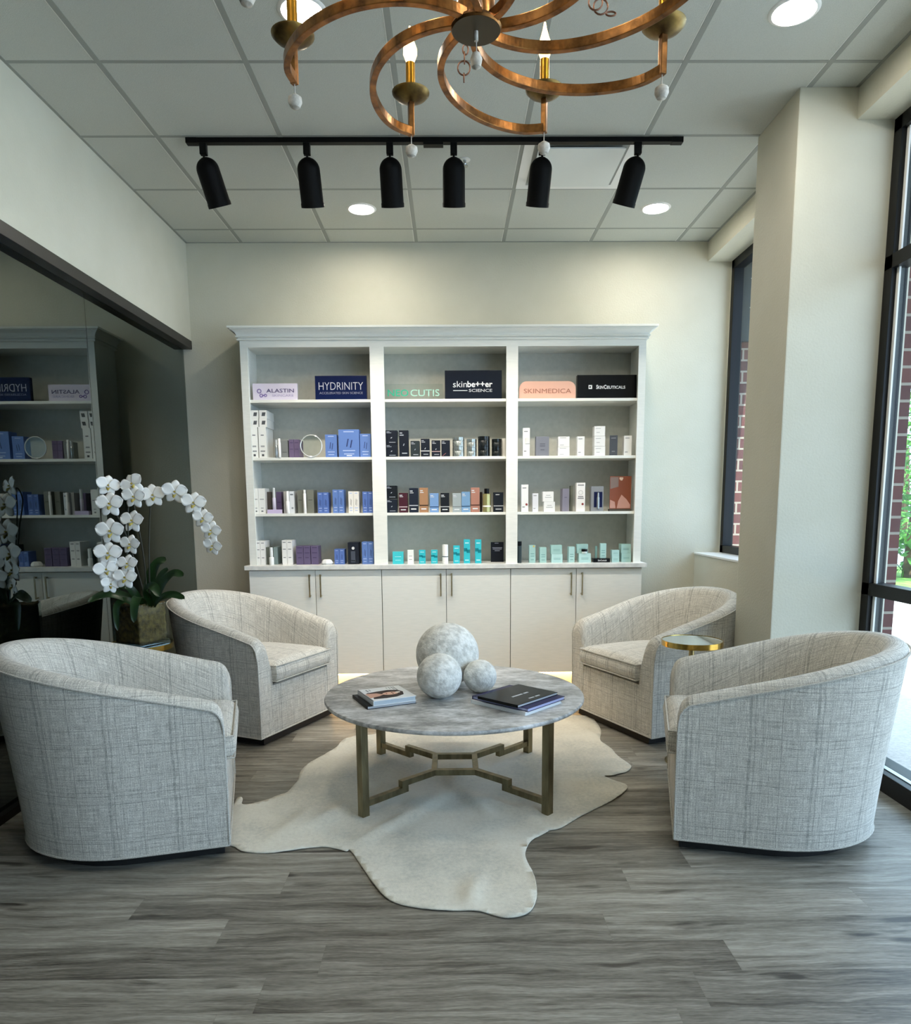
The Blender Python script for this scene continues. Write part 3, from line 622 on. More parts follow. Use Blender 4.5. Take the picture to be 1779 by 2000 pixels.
jar(945, 1, 23, 853.7, 891.5, '', bj, 'taller stack of glossy black jars on the second shelf')
jar(970, 1, 19.5, 858.5, 891.5, '', bj, 'shorter stack of black jars near the right end of the second shelf')
pc(1, 981, 987, 857, 891, 'e6e4dd', 'narrow white carton against the right side of the middle bay', dep=.1, y=5.14)
# middle bay, third shelf
def band(c): return [(0, 1, .27, .31, c)]
pc(2, 755, 775.6, 975, 1000.5, '1b222e', 'bottom one of the stacked dark cartons, left end of middle bay third shelf', nvm, dep=.1, group='stacked dark cartons, third shelf')
pc(2, 754, 775, 948, 973, '151a20', 'top one of the stacked dark cartons, left end of middle bay third shelf', nvm, dep=.1, lift=HH(26.4), group='stacked dark cartons, third shelf')
for u0, u1, vt, c_, bc, lb in ((779.5, 796, 963, '43202b', 'c9b9bc', 'maroon carton with a pale band'), (799.5, 816.6, 954, '1d2432', 'a9adb6', 'tall navy carton with a grey band'),
                              (819.5, 836, 953.5, 'a07a5c', '3a2a20', 'tall tan brown carton left of the pale blue one'), (839.5, 856.6, 964, '7395c2', '26406a', 'sky blue carton with a navy band'),
                              (860.5, 877.5, 963.5, '1a1e24', 'b9bcc0', 'short black carton with a grey band between blue and silver ones'), (884, 900.6, 964, '9aa5a8', '73797c', 'silver grey carton'),
                              (901.5, 918, 961.5, '7397bb', '2b4a6a', 'blue grey carton directly right of the silver one'), (919.6, 936.6, 953.8, 'a8796a', '4a2f28', 'tall rosy brown carton right of the blue grey one')):
    pc(2, u0, u1, vt, 1000.5, c_, f'{lb}, middle bay third shelf', [(0, 1, .27, .31, bc), (.08, .4, .86, .90, 'c9cdd2'), (.08, .5, .79, .82, 'c9cdd2'), (.2, .8, .12, .17, 'd5d8dc')], dep=.08)
pc(2, 937.5, 942, 962, 1000, '2a2018', 'sliver of a dark brown carton behind the gold bottle', dep=.06, y=5.13)
bottle(950.5, 2, 15.5, 955.8, 1000.5, '', '0c0c0c', 'gold bottle with a black cap and white band, middle bay third shelf', capf=.22, y=5.10, capr=.62, bodym=mat('gold_bottle', 'b9b27a', .25, .6), band=('f2f2ea', .22, .28))
pc(2, 964, 983, 963, 1000.5, '181d24', 'black carton with a grey band right end of middle bay third shelf', [(0, 1, .29, .33, 'b9bcc0'), (.2, .6, .86, .9, 'b9bcc0'), (.2, .8, .12, .17, 'b9bcc0')], dep=.08)
# middle bay, bottom shelf
cy = '3fc0cc'; wave = [(0, .55, .50, .64, '17808c'), (.45, 1, .44, .58, '17808c')] + txtm('c9f0f2', (.2, .8, .84), (.2, .8, .12))
pc(3, 767, 787.8, 1080, 1103.5, '45c2cb', 'squat turquoise carton at the left of the middle bay bottom shelf', txtm('b9eef0', (.2, .8, .58), (.25, .75, .3)), dep=.06, y=5.08)
pc(3, 796, 808, 1076, 1102.5, 'e9ebe8', 'small white carton between the turquoise ones on the bottom shelf', txtm('8b9090', (.25, .75, .55), (.25, .75, .3)), dep=.05, y=5.09)
for u0, u1, vt, vb, lb in ((818.5, 831, 1076, 1102.3, 'small turquoise carton directly right of the white carton'), (842, 854.6, 1076, 1102.3, 'small turquoise carton directly left of the white bottle'),
                       (885.5, 898, 1068, 1102.5, 'medium turquoise carton directly right of the white bottle'), (906, 918, 1056.3, 1102.5, 'left one of the two tall turquoise cartons'), (928, 940, 1056.6, 1102.5, 'right one of the two tall turquoise cartons')):
    pc(3, u0, u1, vt, vb, '38bac8', f'{lb}, middle bay bottom shelf', wave, dep=.045, y=5.09, group='turquoise cartons')
bottle(869.6, 3, 11.5, 1067, 1104, 'eff0ee', 'eff0ee', 'white cylindrical bottle with dark ring, middle bay bottom shelf', capf=.6, y=5.075, band=('4a5860', .355, .385), capr=1.0)
pc(3, 958.5, 983.5, 1060, 1098.5, '12151f', 'upright black information card, middle bay bottom shelf', txtm('8b8fa0', (.3, .6, .93), (.12, .88, .70), (.15, .85, .63), (.3, .7, .55)), dep=.006, y=5.20, name='info_card', cat='card')
# right bay, second shelf
wt = 'e9e9e7'; wmk = txtm('8a8c90', (.15, .7, .86), (.15, .5, .16)) 
b_ = pc(1, 1021, 1034.4, 838, 890.5, wt, 'tall slim white carton with a hanging tag right bay second shelf', wmk, dep=.05)
MB().box((-.006, -.004, .085), (.022, -.0015, .125)).build('paper_tag', cm('dcdcd9'), b_)
pc(1, 1046.5, 1072, 854, 890.5, '7d808a', 'broad grey carton, right bay second shelf', txtm('565964', (.3, .7, .6), (.3, .7, .5), (.35, .65, .3)), dep=.07)
pc(1, 1089.5, 1112, 873.8, 890.5, wt, 'lower one of the two-high white stack, right bay second shelf', wmk, dep=.06, group='two-high white stack')
pc(1, 1090, 1112, 854.3, 873.4, wt, 'upper one of the two-high white stack, right bay second shelf', wmk, dep=.06, lift=HH(17), group='two-high white stack')
pc(1, 1127, 1141, 854.3, 890.5, wt, 'slim white carton between the two white stacks, right bay second shelf', wmk, dep=.05)
for k, (va, vb, nm) in enumerate(((872.9, 890.5, 'bottom'), (854.2, 872.5, 'middle'), (835.4, 853.8, 'top'))):
    pc(1, 1160.5, 1181.5, va, vb, wt, f'{nm} carton of the three-high white stack in the right bay', txtm('8a8c90', (.12, .6, .75), (.2, .5, .35)), dep=.07, lift=HH(890.5 - vb), group='three-high white stack')
pc(1, 1190, 1205, 852.5, 890.5, '4f545c', 'dark slate carton turned slightly, right of the three-high white stack', txtm('8f949c', (.2, .8, .85), (.3, .7, .2)), dep=.05, y=5.11, rz=-.25)
pc(1, 1218, 1233, 853.4, 890.5, 'e5e4e0', 'slim off-white carton right end of right bay second shelf', wmk, dep=.05)
# right bay, third shelf
def dotted(t, fx, z, r_=2.0):
    MB().lathe([(HH(r_), -.0012), (HH(r_), 0)], 14, ax=(0, 1, 0), c=(fx, -.0006, HH(z))).build('red_seal', cm('8c3f3f'), t)
t = pc(2, 1018, 1031.5, 948, 999.7, wt, 'tall white carton with a red seal left end of right bay third shelf', wmk, dep=.06); dotted(t, .012, 14, 2.2)
pc(2, 1040, 1051, 964.7, 999.7, 'dcdde2', 'short slim white carton second from the left on the right bay third shelf', wmk, dep=.05)
pc(2, 1062, 1083.5, 981, 999.8, wt, 'lower white carton of the small stack on the right bay third shelf', txtm('7f8286', (.3, .7, .62), (.2, .8, .42)), dep=.06, y=5.09, group='small white stack, third shelf')
pc(2, 1060, 1081, 961.5, 980.7, wt, 'upper white carton of the small stack on the right bay third shelf', txtm('8f9296', (.3, .7, .62), (.2, .8, .42)), dep=.06, lift=HH(19), y=5.09, group='small white stack, third shelf')
pc(2, 1098, 1111, 956, 999.5, '837f8c', 'grey mauve carton, right bay third shelf', txtm('676373', (.3, .7, .6)), dep=.06, y=5.11, rz=.12)
pc(2, 1113.5, 1118, 950, 999, '6d7268', 'thin dark panel standing behind the grey mauve carton', dep=.05, y=5.16)
t = pc(2, 1125, 1142, 945.3, 999.9, 'ece9e6', 'tallest white carton with a printed circle and red seal, right bay third shelf', txtm('8a8888', (.15, .85, .90), (.2, .8, .50), (.15, .85, .44)), dep=.06); dotted(t, .014, 14, 2.2)
MB().tube([(HH(4) * math.cos(a * PI / 10), -.0005, HH(36) + HH(4) * math.sin(a * PI / 10)) for a in range(20)], .0007, 4, closed=True).build('printed_circle', cm('8a8888'), t)
t = pc(2, 1154, 1178, 952, 999.5, '8a8d91', 'grey display box with navy window and silver bottle inside, right bay third shelf', [(.22, .9, .16, .78, '0f1740')], dep=.06)
MB().lathe([(.009, .018), (.0095, .06), (.009, .095), (.0065, .10), (.0065, .125), (.005, .13)], 16, (.005, -.002, 0)).build('display_bottle', silver, t, smooth=True)
pp = thing('display_plaque', 'copper brown abstract print plaque on dark base right end of third shelf', 'plaque', (X(1211, 5.14, 990), 5.14, BASES[2]))
w, h = HH(41.5), HH(67)
MB().box((-w / 2 - .004, -.01, 0), (w / 2 + .004, .03, HH(4))).build('base', cm('4a4741'), pp, bevel=.001)
MB().box((-w / 2, 0, HH(4)), (w / 2, .005, h)).build('print_panel', cm('8a4f38', .2), pp)
def flatpoly(pts, y, c_, nm, par): 
    n_ = len(pts); MB().add([(a, y, b) for a, b in pts] + [(a, y + .0008, b) for a, b in pts], [tuple(range(n_)), tuple(range(2 * n_ - 1, n_ - 1, -1))] + [(i, n_ + i, n_ + (i + 1) % n_, (i + 1) % n_) for i in range(n_)]).build(nm, cm(c_, .3), par)
flatpoly([(-w * .48, .02), (-w * .22, .02), (-w * .26, .065), (-w * .48, .08)], -.0009, 'c4988c', 'pink_shape', pp)
flatpoly([(-w * .16, .02), (w * .46, .02), (w * .46, .045), (w * .3, .08), (w * .05, .115), (-w * .1, .07)], -.0009, 'c89a8f', 'pink_shape', pp)
flatpoly([(-w * .48, .155), (-w * .1, .17), (-w * .1, h - .006), (-w * .48, h - .006)], -.0009, '8a7872', 'grey_shape', pp)
flatpoly([(-.0 * w, h - .03), (w * .07, h - .03), (w * .12, h - .015), (w * .1, h - .008), (-w * .06, h - .008), (-w * .06, h - .02)], -.0012, 'e0c7b4', 'crest', pp)
# right bay, bottom shelf
bottle(1014.5, 3, 8, 1059, 1101, '3a464a', '08080a', 'slim slate bottle with a black cap left end of right bay bottom shelf', y=5.09, capf=.2, capr=1)
mt = 'a3c8c4'; mmk = txtm('6f9a98', (.2, .8, .5), (.2, .8, .36), (.25, .75, .16))
t = pc(3, 1033.5, 1045.5, 1067, 1101, mt, 'mint carton with a small yellow sticker, right bay bottom shelf', mmk, dep=.05); MB().box((.004, -.001, HH(30.5)), (.014, 0, HH(33.5))).build('yellow_sticker', cm('e0c060'), t)
pc(3, 1054, 1067, 1071.5, 1101, mt, 'slim mint carton second from the left on the right bay bottom shelf', mmk, dep=.07, y=5.10)
pc(3, 1077, 1098.5, 1084.4, 1101, 'b5d8d6', 'lower one of the broad mint stack left of centre, right bay bottom shelf', mmk[:2], dep=.06, y=5.09, group='first mint stack')
pc(3, 1076, 1097.3, 1066.8, 1084, mt, 'upper one of the broad mint stack left of centre, right bay bottom shelf', mmk[:2], dep=.06, lift=HH(16.8), y=5.09, group='first mint stack')
pc(3, 1110.5, 1122, 1070.8, 1101, 'aed2d0', 'slim mint carton between the two broad mint stacks', mmk, dep=.07, y=5.10)
pc(3, 1130.5, 1153.5, 1083.6, 1101, 'b5d8d6', 'lower broad mint carton carrying the black-lidded jar', mmk[:2], dep=.07, y=5.085, group='second mint stack')
pc(3, 1126.5, 1148, 1065.6, 1083.2, mt, 'upper mint carton behind the black-lidded jar', mmk[:2], dep=.045, lift=HH(17.7), y=5.11, group='second mint stack')
jj = thing('cream_jar', 'small glass jar with black lid standing on the broad mint carton', 'jar', (X(1141.2, 5.098, 1080), 5.098, BASES[3] + HH(17.6)))
MB().lathe([(HH(5), 0), (HH(5.5), .001), (HH(5.5), HH(3.6)), (HH(5), HH(4))], 20).build('glass_base', cm('cfdcdc', .15), jj, smooth=True)
MB().lathe([(HH(5.8), HH(3.9)), (HH(5.8), HH(8)), (HH(5.5), HH(8.4))], 20).build('lid', cm('0a0a0a', .25), jj, smooth=True)
ty = thing('display_tray', 'low black display tray with white lettering on the right bay bottom shelf', 'tray', (X(1175, 5.085, 1098), 5.085, BASES[3]))
MB().box((-HH(16), 0, 0), (HH(16), .07, HH(7.6))).build('body', cm('08080a', .25), ty, bevel=.001)
text('SkinCeuticals', HH(1), HH(4), HH(17), HH(3.4), cm('e6e6e6'), ty, -.0006)
pc(3, 1172, 1183.5, 1063.4, 1092.3, 'a9cecb', 'mint carton standing on the black display tray, the taller of two', mmk, dep=.035, lift=HH(7.7), y=5.10, group='cartons on the black tray')
pc(3, 1162.5, 1166, 1069, 1092.3, '7fa8a4', 'narrow dark mint tube on the black display tray, the shorter of two', dep=.02, lift=HH(7.7), y=5.12, group='cartons on the black tray')
pc(3, 1195, 1209, 1088, 1100.2, 'b0d4d2', 'bottom one of the small mint stack near the right end of the bottom shelf', mmk[:2], dep=.05, group='small mint stack')
pc(3, 1195, 1209, 1076.4, 1087.6, 'b0d4d2', 'top one of the small mint stack near the right end of the bottom shelf', mmk[:2], dep=.05, lift=HH(12.4), group='small mint stack')
pc(3, 1213.5, 1232, 1082.7, 1100.2, mt, 'bottom one of the broad mint stack right end of bottom shelf', mmk[:2], dep=.08, group='rightmost mint stack')
pc(3, 1213, 1231.8, 1065.2, 1082.3, mt, 'top one of the broad mint stack right end of bottom shelf', mmk[:2], dep=.08, lift=HH(17.7), group='rightmost mint stack')

# ------------------------------------------------------------------ armchairs
HW, YS, BB = .375, .33, .43
def outline(nst=7, ne=30):
    """stations along the tub from the front of one arm round the back: (x, y, nx, ny)"""
    out = []
    ys = [0, -.006, -.018, -.036, -.06, -.10, -.16, -.22, -.28]
    for y in ys: out.append((-HW, y, -1, 0))
    for k in range(ne + 1):
        a = PI * k / ne; x, y = -HW * math.cos(a), -YS - BB * math.sin(a)
        nx, ny = -math.cos(a) / HW, -math.sin(a) / BB; l = math.hypot(nx, ny); out.append((x, y, nx / l, ny / l))
    for y in reversed(ys): out.append((HW, y, 1, 0))
    return out
def rim(y):
    d = -y
    if d < .06: return .505 + .075 * math.sqrt(max(0, 1 - (1 - d / .06) ** 2))
    return .58 + (d - .06) * .262
def make_chair():
    root = thing('swivel_armchair', 'x', 'armchair', (0, 0, 0), 0, 'plaid swivel armchairs around the coffee table')
    O = outline(); rows = []; s = 0; vs = []; uv = []; prev = None
    for (x, y, nx, ny) in O:
        if prev: s += math.hypot(x - prev[0], y - prev[1])
        prev = (x, y); zr = rim(y); q = min(1, max(0, (-y - .1) / .6)); fl = .012 + .062 * q * q; sec = []
        for z in (.05, .052, .16, .28, .38, .46, zr - .02):
            z = min(z, zr - .02); t_ = (z - .05) / .7; sec.append((-fl * t_ ** 1.2, z))
        ft = -fl * ((zr - .05) / .7) ** 1.2; k_ = .10 + .012 * q; d = 1 - .25 * q
        sec += [(ft + .001, zr - .004), (ft + .012, zr + .012), (ft + .030, zr + .022), (ft + .052, zr + .0235), (ft + .072 , zr + .014), (ft + .088, zr - .006), (ft + .098, zr - .035)]
        inz = zr - .08; sec += [(ft * .85 + k_ + .004, inz), (ft * .5 + k_ + .012, .46 if inz > .46 else inz - .005), (k_ + .015, .38), (k_ + .015, .28), (k_ + .015, .16), (k_ + .015, .052), (k_ + .015, .05)]
        row = []; cl = 0; pz = None
        for (ins, z) in sec:
            if pz: cl += math.hypot(ins - pz[0], z - pz[1])
            pz = (ins, z); row.append(len(vs)); vs.append((x - nx * ins, y - ny * ins, z)); uv.append((s, cl))
        rows.append(row)
    fs = [(rows[i][j], rows[i][j + 1], rows[i + 1][j + 1], rows[i + 1][j]) for i in range(len(rows) - 1) for j in range(len(rows[0]) - 1)]
    me = bpy.data.meshes.new('tub_shell')
    nv_ = len(vs)
    for row in (rows[0], rows[-1]):                     # arm fronts, own vertices for planar cloth layout
        n0 = len(vs)
        for i in row: vs.append(vs[i]); uv.append((vs[i][0] + 3, vs[i][2]))
        m_ = len(row); lo = list(range(n0, n0 + m_))
        # ladder the closed section
        a, b = 0, m_ - 1
        while b - a > 1:
            if b - a == 2: fs.append((lo[a], lo[a + 1], lo[b])); break
            fs.append((lo[a], lo[a + 1], lo[b - 1], lo[b])); a += 1; b -= 1
    me.from_pydata(vs, [], fs); l = me.uv_layers.new(name='UVMap')
    for i, lp in enumerate(me.loops): l.data[i].uv = uv[lp.vertex_index]
    bm = bmesh.new(); bm.from_mesh(me); bmesh.ops.recalc_face_normals(bm, faces=bm.faces); bm.to_mesh(me); bm.free()
    shell = link('tub_shell', me, M_plaid, root, True)
    for p in me.polygons[-30:]: p.use_smooth = False
    md = shell.modifiers.new('s', 'SUBSURF'); md.levels = 1; md.render_levels = 1; md.uv_smooth = 'PRESERVE_BOUNDARIES'; md.boundary_smooth = 'PRESERVE_CORNERS'
    # welts
    top, hem = [], []
    for (x, y, nx, ny) in O:
        zr = rim(y); q = min(1, max(0, (-y - .1) / .6)); fl = .012 + .062 * q * q; ft = -fl * ((zr - .05) / .7) ** 1.2
        top.append((x - nx * (ft - .002), y - ny * (ft - .002), zr - .004)); hem.append((x + nx * .001, y + ny * .001, .052))
    first, last = (-HW, .001, .055), (HW, .001, .055)
    MB().tube([first, (-HW, .001, .3), (-HW - .004, .001, .47)] + top + [(HW + .004, .001, .47), (HW, .001, .3), last], .0042, 6).build('top_welt', M_welt, shell, smooth=True)
    MB().tube(hem + [(.2, .001, .052), (-.2, .001, .052)], .004, 6, closed=True).build('hem_welt', M_welt, shell, smooth=True)
    # front rail and seat deck
    def uvbox(mb, name, par, m=M_plaid, bevel=0, seg=2, crown=None):
        o = mb.build(name, m, par, smooth=True, bevel=bevel, seg=seg); me = o.data
        if crown: 
            for v in me.vertices: v.co = crown(v.co.copy())
        l = me.uv_layers.new(name='UVMap')
        for p in me.polygons:
            n = p.normal
            for li in p.loop_indices:
                c = me.vertices[me.loops[li].vertex_index].co
                l.data[li].uv = (c.x + 5, c.z) if abs(n.y) > .6 else ((c.y + 7, c.z) if abs(n.x) > .6 else (c.x + 5, c.y + .3))
        return o
    uvbox(MB().box((-.272, -.09, .052), (.272, -.002, .322)), 'front_rail', root, bevel=.004)
    MB().prism([(-.275, -.08), (.275, -.08), (.275, -.35), (.2, -.55), (0, -.63), (-.2, -.55), (-.275, -.35)], .28, .333).build('seat_deck', M_welt, root)
    # cushion
    hx = .262; yf, yb = .028, -.60; nx_, ny_ = 18, 20; zt, zb = .45, .337
    pv, pf = [], []
    def edge_r(k, n): return k / n
    def halfw(y):
        if y > -YS: return hx
        t_ = (y + YS) / (BB - .115); return hx * math.sqrt(max(.06, 1 - min(1, t_ * t_)))
    def sec_at(j):
        y = yf + (yb - yf) * j / ny_; return y
    ring = []
    for j in range(ny_ + 1):
        y = sec_at(j); w_ = halfw(y); e = min(1, min(j, ny_ - j) / 1.5)
        for i in range(nx_ + 1):
            f_ = -1 + 2 * i / nx_; x = w_ * math.sin(f_ * PI / 2) if False else w_ * f_
            ex = min(1, (1 - abs(f_)) / .12); dd = math.sqrt(max(0, 1 - (1 - ex) ** 2)); de = math.sqrt(max(0, 1 - (1 - e) ** 2)); k_ = min(dd, de)
            cr = .022 * (1 - f_ * f_) * math.sin(PI * min(1, max(0, (j / ny_) * .9 + .1)))
            pv.append((x, y + (.0 if e == 1 else 0), zt - .018 * (1 - k_) + cr * k_))
    nT = len(pv)
    for j in range(ny_ + 1):
        y = sec_at(j); w_ = halfw(y)
        for i in range(nx_ + 1):
            f_ = -1 + 2 * i / nx_; pv.append((w_ * f_, y, zb + (.012 if (i in (0, nx_) or j in (0, ny_)) else 0)))
    W_ = nx_ + 1
    for j in range(ny_):
        for i in range(nx_):
            a = j * W_ + i; pf.append((a, a + 1, a + W_ + 1, a + W_)); pf.append((nT + a, nT + a + W_, nT + a + W_ + 1, nT + a + 1))
    per = [i for i in range(W_)] + [j * W_ + nx_ for j in range(1, ny_ + 1)] + [ny_ * W_ + i for i in range(nx_ - 1, -1, -1)] + [j * W_ for j in range(ny_ - 1, 0, -1)]
    # bulged side wall with a mid loop
    mid0 = len(pv)
    for idx in per:
        x, y, z = pv[idx]; cx, cyy = 0, -.3; d = Vector((x - cx, y - cyy)); d.normalize(); pv.append((x + d.x * .006, y + (.014 if y > 0 else d.y * .006), (zt + zb) / 2 - .004))
    for k in range(len(per)):
        k2 = (k + 1) % len(per); pf.append((per[k], per[k2], mid0 + k2, mid0 + k)); pf.append((mid0 + k, mid0 + k2, nT + per[k2], nT + per[k]))
    cs = uvbox(MB().add(pv, pf), 'seat_cushion', root)
    md = cs.modifiers.new('s', 'SUBSURF'); md.levels = 1; md.render_levels = 1; md.uv_smooth = 'PRESERVE_BOUNDARIES'
    pt = [Vector(pv[i]) for i in per]; pbm = [Vector(pv[nT + i]) for i in per]
    MB().tube([p + Vector((0, .001, .001)) for p in pt], .0042, 6, closed=True).tube([p + Vector((0, .001, -.001)) for p in pbm], .004, 6, closed=True).build('piping', M_welt, cs, smooth=True)
    # black swivel plinth
    MB().prism([(x - nx * .045, y * .93 - .02 - ny * .03) for (x, y, nx, ny) in O], .004, .051).build('swivel_base', M_black_plinth, root)
    return root
CH = make_chair()
def place_chair(o, corner, ang, side, label):
    """corner: floor position of the front corner on the viewer's side; ang: facing direction in degrees"""
    a = math.radians(ang); f_ = Vector((math.cos(a), math.sin(a))); lat = Vector((-f_.y, f_.x)) * side
    c = Vector(corner) + lat * HW
    o.location = (c.x, c.y, 0); o.rotation_euler = (0, 0, a - PI / 2); o['label'] = label
place_chair(CH, (-.828, 2.535), 15, 1, 'front left plaid tub armchair with its rounded side to the viewer')
for cr, an, sd, lb in (((.826, 2.542), 165, -1, 'front right plaid tub armchair beside the shopfront window'), ((-1.028, 3.764), -24.5, 1, 'back left plaid tub armchair beside the orchid'),
                       ((1.066, 3.713), 204.6, -1, 'back right plaid tub armchair behind the small brass side table')):
    place_chair(dup(CH), cr, an, sd, lb)

# ------------------------------------------------------------------ coffee table
TC = (.012, 3.268); TZ = .435
tb = thing('coffee_table', 'round grey stone coffee table on a brushed metal frame, centre of the rug', 'coffee table', (TC[0], TC[1], 0))
MB().lathe([(.583, TZ - .022), (.591, TZ - .019), (.595, TZ - .012), (.595, TZ - .008), (.592, TZ - .002), (.586, TZ)], 96).build('table_top', M_top, tb, smooth=True)
LG = .385
for sx, sy in ((-1, -1), (1, -1), (1, 1), (-1, 1)):
    q = .0245; MB().prism([(sx * LG - q, sy * LG), (sx * LG, sy * LG - q), (sx * LG + q, sy * LG), (sx * LG, sy * LG + q)], .006, TZ - .022).build('leg', M_bronze, tb, bevel=.0015)
def bar(mb, p, q, w, z0, z1):
    d = (Vector(q) - Vector(p)).normalized(); n_ = Vector((-d.y, d.x)) * w / 2; p, q = Vector(p), Vector(q)
    mb.prism([tuple(p + n_), tuple(p - n_), tuple(q - n_), tuple(q + n_)], z0, z1)
b_ = MB(); RXh, RYh = .095, .105
for sx, sy in ((-1, -1), (1, -1), (1, 1), (-1, 1)):
    bar(b_, (sx * .375, sy * .375), (sx * .225, sy * .225), .026, .045, .071); bar(b_, (sx * .24, sy * .24), (sx * .215, sy * .215), .0262, .0452, .101); bar(b_, (sx * .235, sy * .235), (sx * RXh, sy * RYh), .0258, .075, .1012)
bar(b_, (-RXh - .01, -RYh), (RXh + .01, -RYh), .026, .0751, .1008); bar(b_, (-RXh - .01, RYh), (RXh + .01, RYh), .026, .0751, .1008)
bar(b_, (-RXh, -RYh), (-RXh, RYh), .0255, .0753, .1006); bar(b_, (RXh, -RYh), (RXh, RYh), .0255, .0753, .1006)
b_.build('stretcher', M_bronze, tb)
for (x, y, r_, lb) in ((-.02, 3.413, .151, 'largest plaster ball at the back of the coffee table'), (-.055, 3.170, .1015, 'medium plaster ball in front on the coffee table'), (.131, 3.262, .077, 'smallest plaster ball, right of the medium one')):
    bm = bmesh.new(); bmesh.ops.create_icosphere(bm, subdivisions=5, radius=r_)
    for v in bm.verts: v.co *= 1 + .010 * noise.noise(v.co * 9 + Vector((x * 50, 0, 0)))
    zl = min(v.co.z for v in bm.verts)
    for v in bm.verts: v.co.z = max(v.co.z, zl + .0015)
    me = bpy.data.meshes.new('decorative_ball'); bm.to_mesh(me); bm.free(); o = link('decorative_ball', me, M_stone, None, True); o.location = (x, y, TZ - zl - .0015)
    tag(o, lb, 'ball', 'plaster balls on the coffee table')
def book(cx, cy, z, w, d, h, ang, cover, pages, label, cat='book', name='book', over=.003):
    t = thing(name, label, cat, (cx, cy, z), math.radians(ang))
    c_ = max(.0018, h * .12)
    MB().box((-w / 2, -d / 2, 0), (w / 2, d / 2, c_)).box((-w / 2, -d / 2, h - c_), (w / 2, d / 2, h)).box((-w / 2, -d / 2, 0), (-w / 2 + .003, d / 2, h)).build('cover', cm(cover, .3), t)
    MB().box((-w / 2 + .003, -d / 2 + over, c_), (w / 2 - over, d / 2 - over, h - c_)).build('pages', cm(pages, .7), t)
    return t
# left pile: portrait cover on a black book
b1 = book(-.302, 3.128, TZ, .225, .213, .014, 24.5, '0b0b0c', 'c8cacc', 'black hardback under the white portrait magazine on the left of the table')
b2 = book(-.290, 3.124, TZ + .014, .197, .212, .022, 25.5, 'e6e8ea', 'b9c4cc', 'white portrait-cover magazine lying on the black book', 'magazine', 'magazine')
def ell(cx, cy, a, b, n=24, ph=0): return [(cx + a * math.cos(2 * PI * k / n + ph), cy + b * math.sin(2 * PI * k / n + ph)) for k in range(n)]
def deco(poly, z, c_, nm, par, th=.0006): MB().prism(poly, z, z + th).build(nm, cm(c_), par)
zt_ = .022
# portrait read from the left edge: hair, shoulders, face
deco([(-.085, -.075), (-.03, -.082), (.02, -.078), (.06, -.055), (.074, -.01), (.06, .03), (.02, .045), (-.03, .04), (-.085, .03), (-.07, -.02)], zt_, '2a1a17', 'cover_hair', b2)
deco([(-.092, -.055), (-.045, -.04), (-.02, -.02), (-.045, .01), (-.092, .018)], zt_ + .0003, 'cf9f8a', 'cover_shoulder', b2)
deco(ell(.012, -.016, .036, .024), zt_ + .0004, 'e0b39c', 'cover_face', b2)
deco(ell(.022, -.024, .0035, .0045, 10), zt_ + .0011, '3a2420', 'cover_eye', b2); deco(ell(.022, -.008, .0035, .0045, 10), zt_ + .0011, '3a2420', 'cover_eye', b2); deco(ell(-.006, -.016, .003, .007, 10), zt_ + .0011, 'a8504a', 'cover_mouth', b2)
deco(ell(.048, -.012, .012, .010, 12), zt_ + .0011, 'efe2d8', 'cover_flower', b2)
mk = MB()
for (a, b, c_, d_) in ((.062, .066, .03, .09), (.052, .056, .045, .09), (.040, .043, .06, .09), (.028, .031, .07, .09), (-.07, -.064, .05, .085), (-.055, -.051, .06, .085)): mk.box((a, c_, zt_), (b, d_, zt_ + .0006))
mk.build('cover_text', cm('8f9298'), b2)
# right pile
w0 = book(.281, 3.066, TZ, .30, .262, .016, -43, 'eef0f0', 'f4f5f5', 'white book at the bottom of the right pile on the coffee table')
w1_ = book(.291, 3.070, TZ + .016, .308, .262, .015, -43.5, '2a2450', 'b9bde0', 'dark purple book in the middle of the right pile')
w2_ = book(.288, 3.055, TZ + .031, .283, .218, .012, 46.5, '0e1113', 'c5c8cc', 'black landscape booklet on top of the right pile', 'booklet', 'booklet')
mk = MB()
for (a, b, c_, d_) in ((-.055, .015, -.004, .006), (.025, .055, -.004, .006)): mk.box((a, c_ - .012, .012), (b, d_ - .012, .0125))
for (a, b, c_, d_) in ((-.025, .01, -.082, -.074), (.02, .05, -.082, -.074)): mk.box((a, c_, .012), (b, d_, .0125))
mk.build('cover_text', cm('c9ccd0'), w2_)

# ------------------------------------------------------------------ hide rug
rp = [(380, 1650), (449, 1649), (472, 1660), (519, 1664), (565, 1660), (600, 1654), (630, 1652), (655, 1655), (676, 1661), (684, 1659), (705, 1688), (729, 1724), (752, 1750), (785, 1765), (841, 1774), (885, 1776), (925, 1777), (946, 1780), (967, 1786), (992, 1791),
      (1023, 1786), (1041, 1772), (1049, 1744), (1044, 1711), (1030, 1683), (1026, 1663), (1037, 1641), (1060, 1627), (1074, 1620), (1088, 1618), (1102, 1611), (1144, 1587), (1170, 1574), (1195, 1562), (1215, 1550), (1225, 1538), (1222, 1531), (1205, 1525), (1184, 1517), (1182, 1514), (1198, 1513),
      (1223, 1506), (1233, 1496), (1224, 1488), (1205, 1474), (1195, 1462), (1180, 1452), (1172, 1443), (1174, 1427), (1167, 1414), (1156, 1402), (1130, 1396), (1060, 1392), (960, 1385), (860, 1392), (790, 1408), (748, 1421), (743, 1430), (724, 1434), (700, 1436), (677, 1441), (666, 1448), (658, 1457), (640, 1469), (607, 1487),
      (588, 1503), (583, 1520), (576, 1530), (561, 1546), (545, 1552), (523, 1560), (497, 1567), (480, 1570), (472, 1568), (474, 1559), (470, 1555), (462, 1558), (456, 1570), (440, 1580), (400, 1592), (370, 1620)]
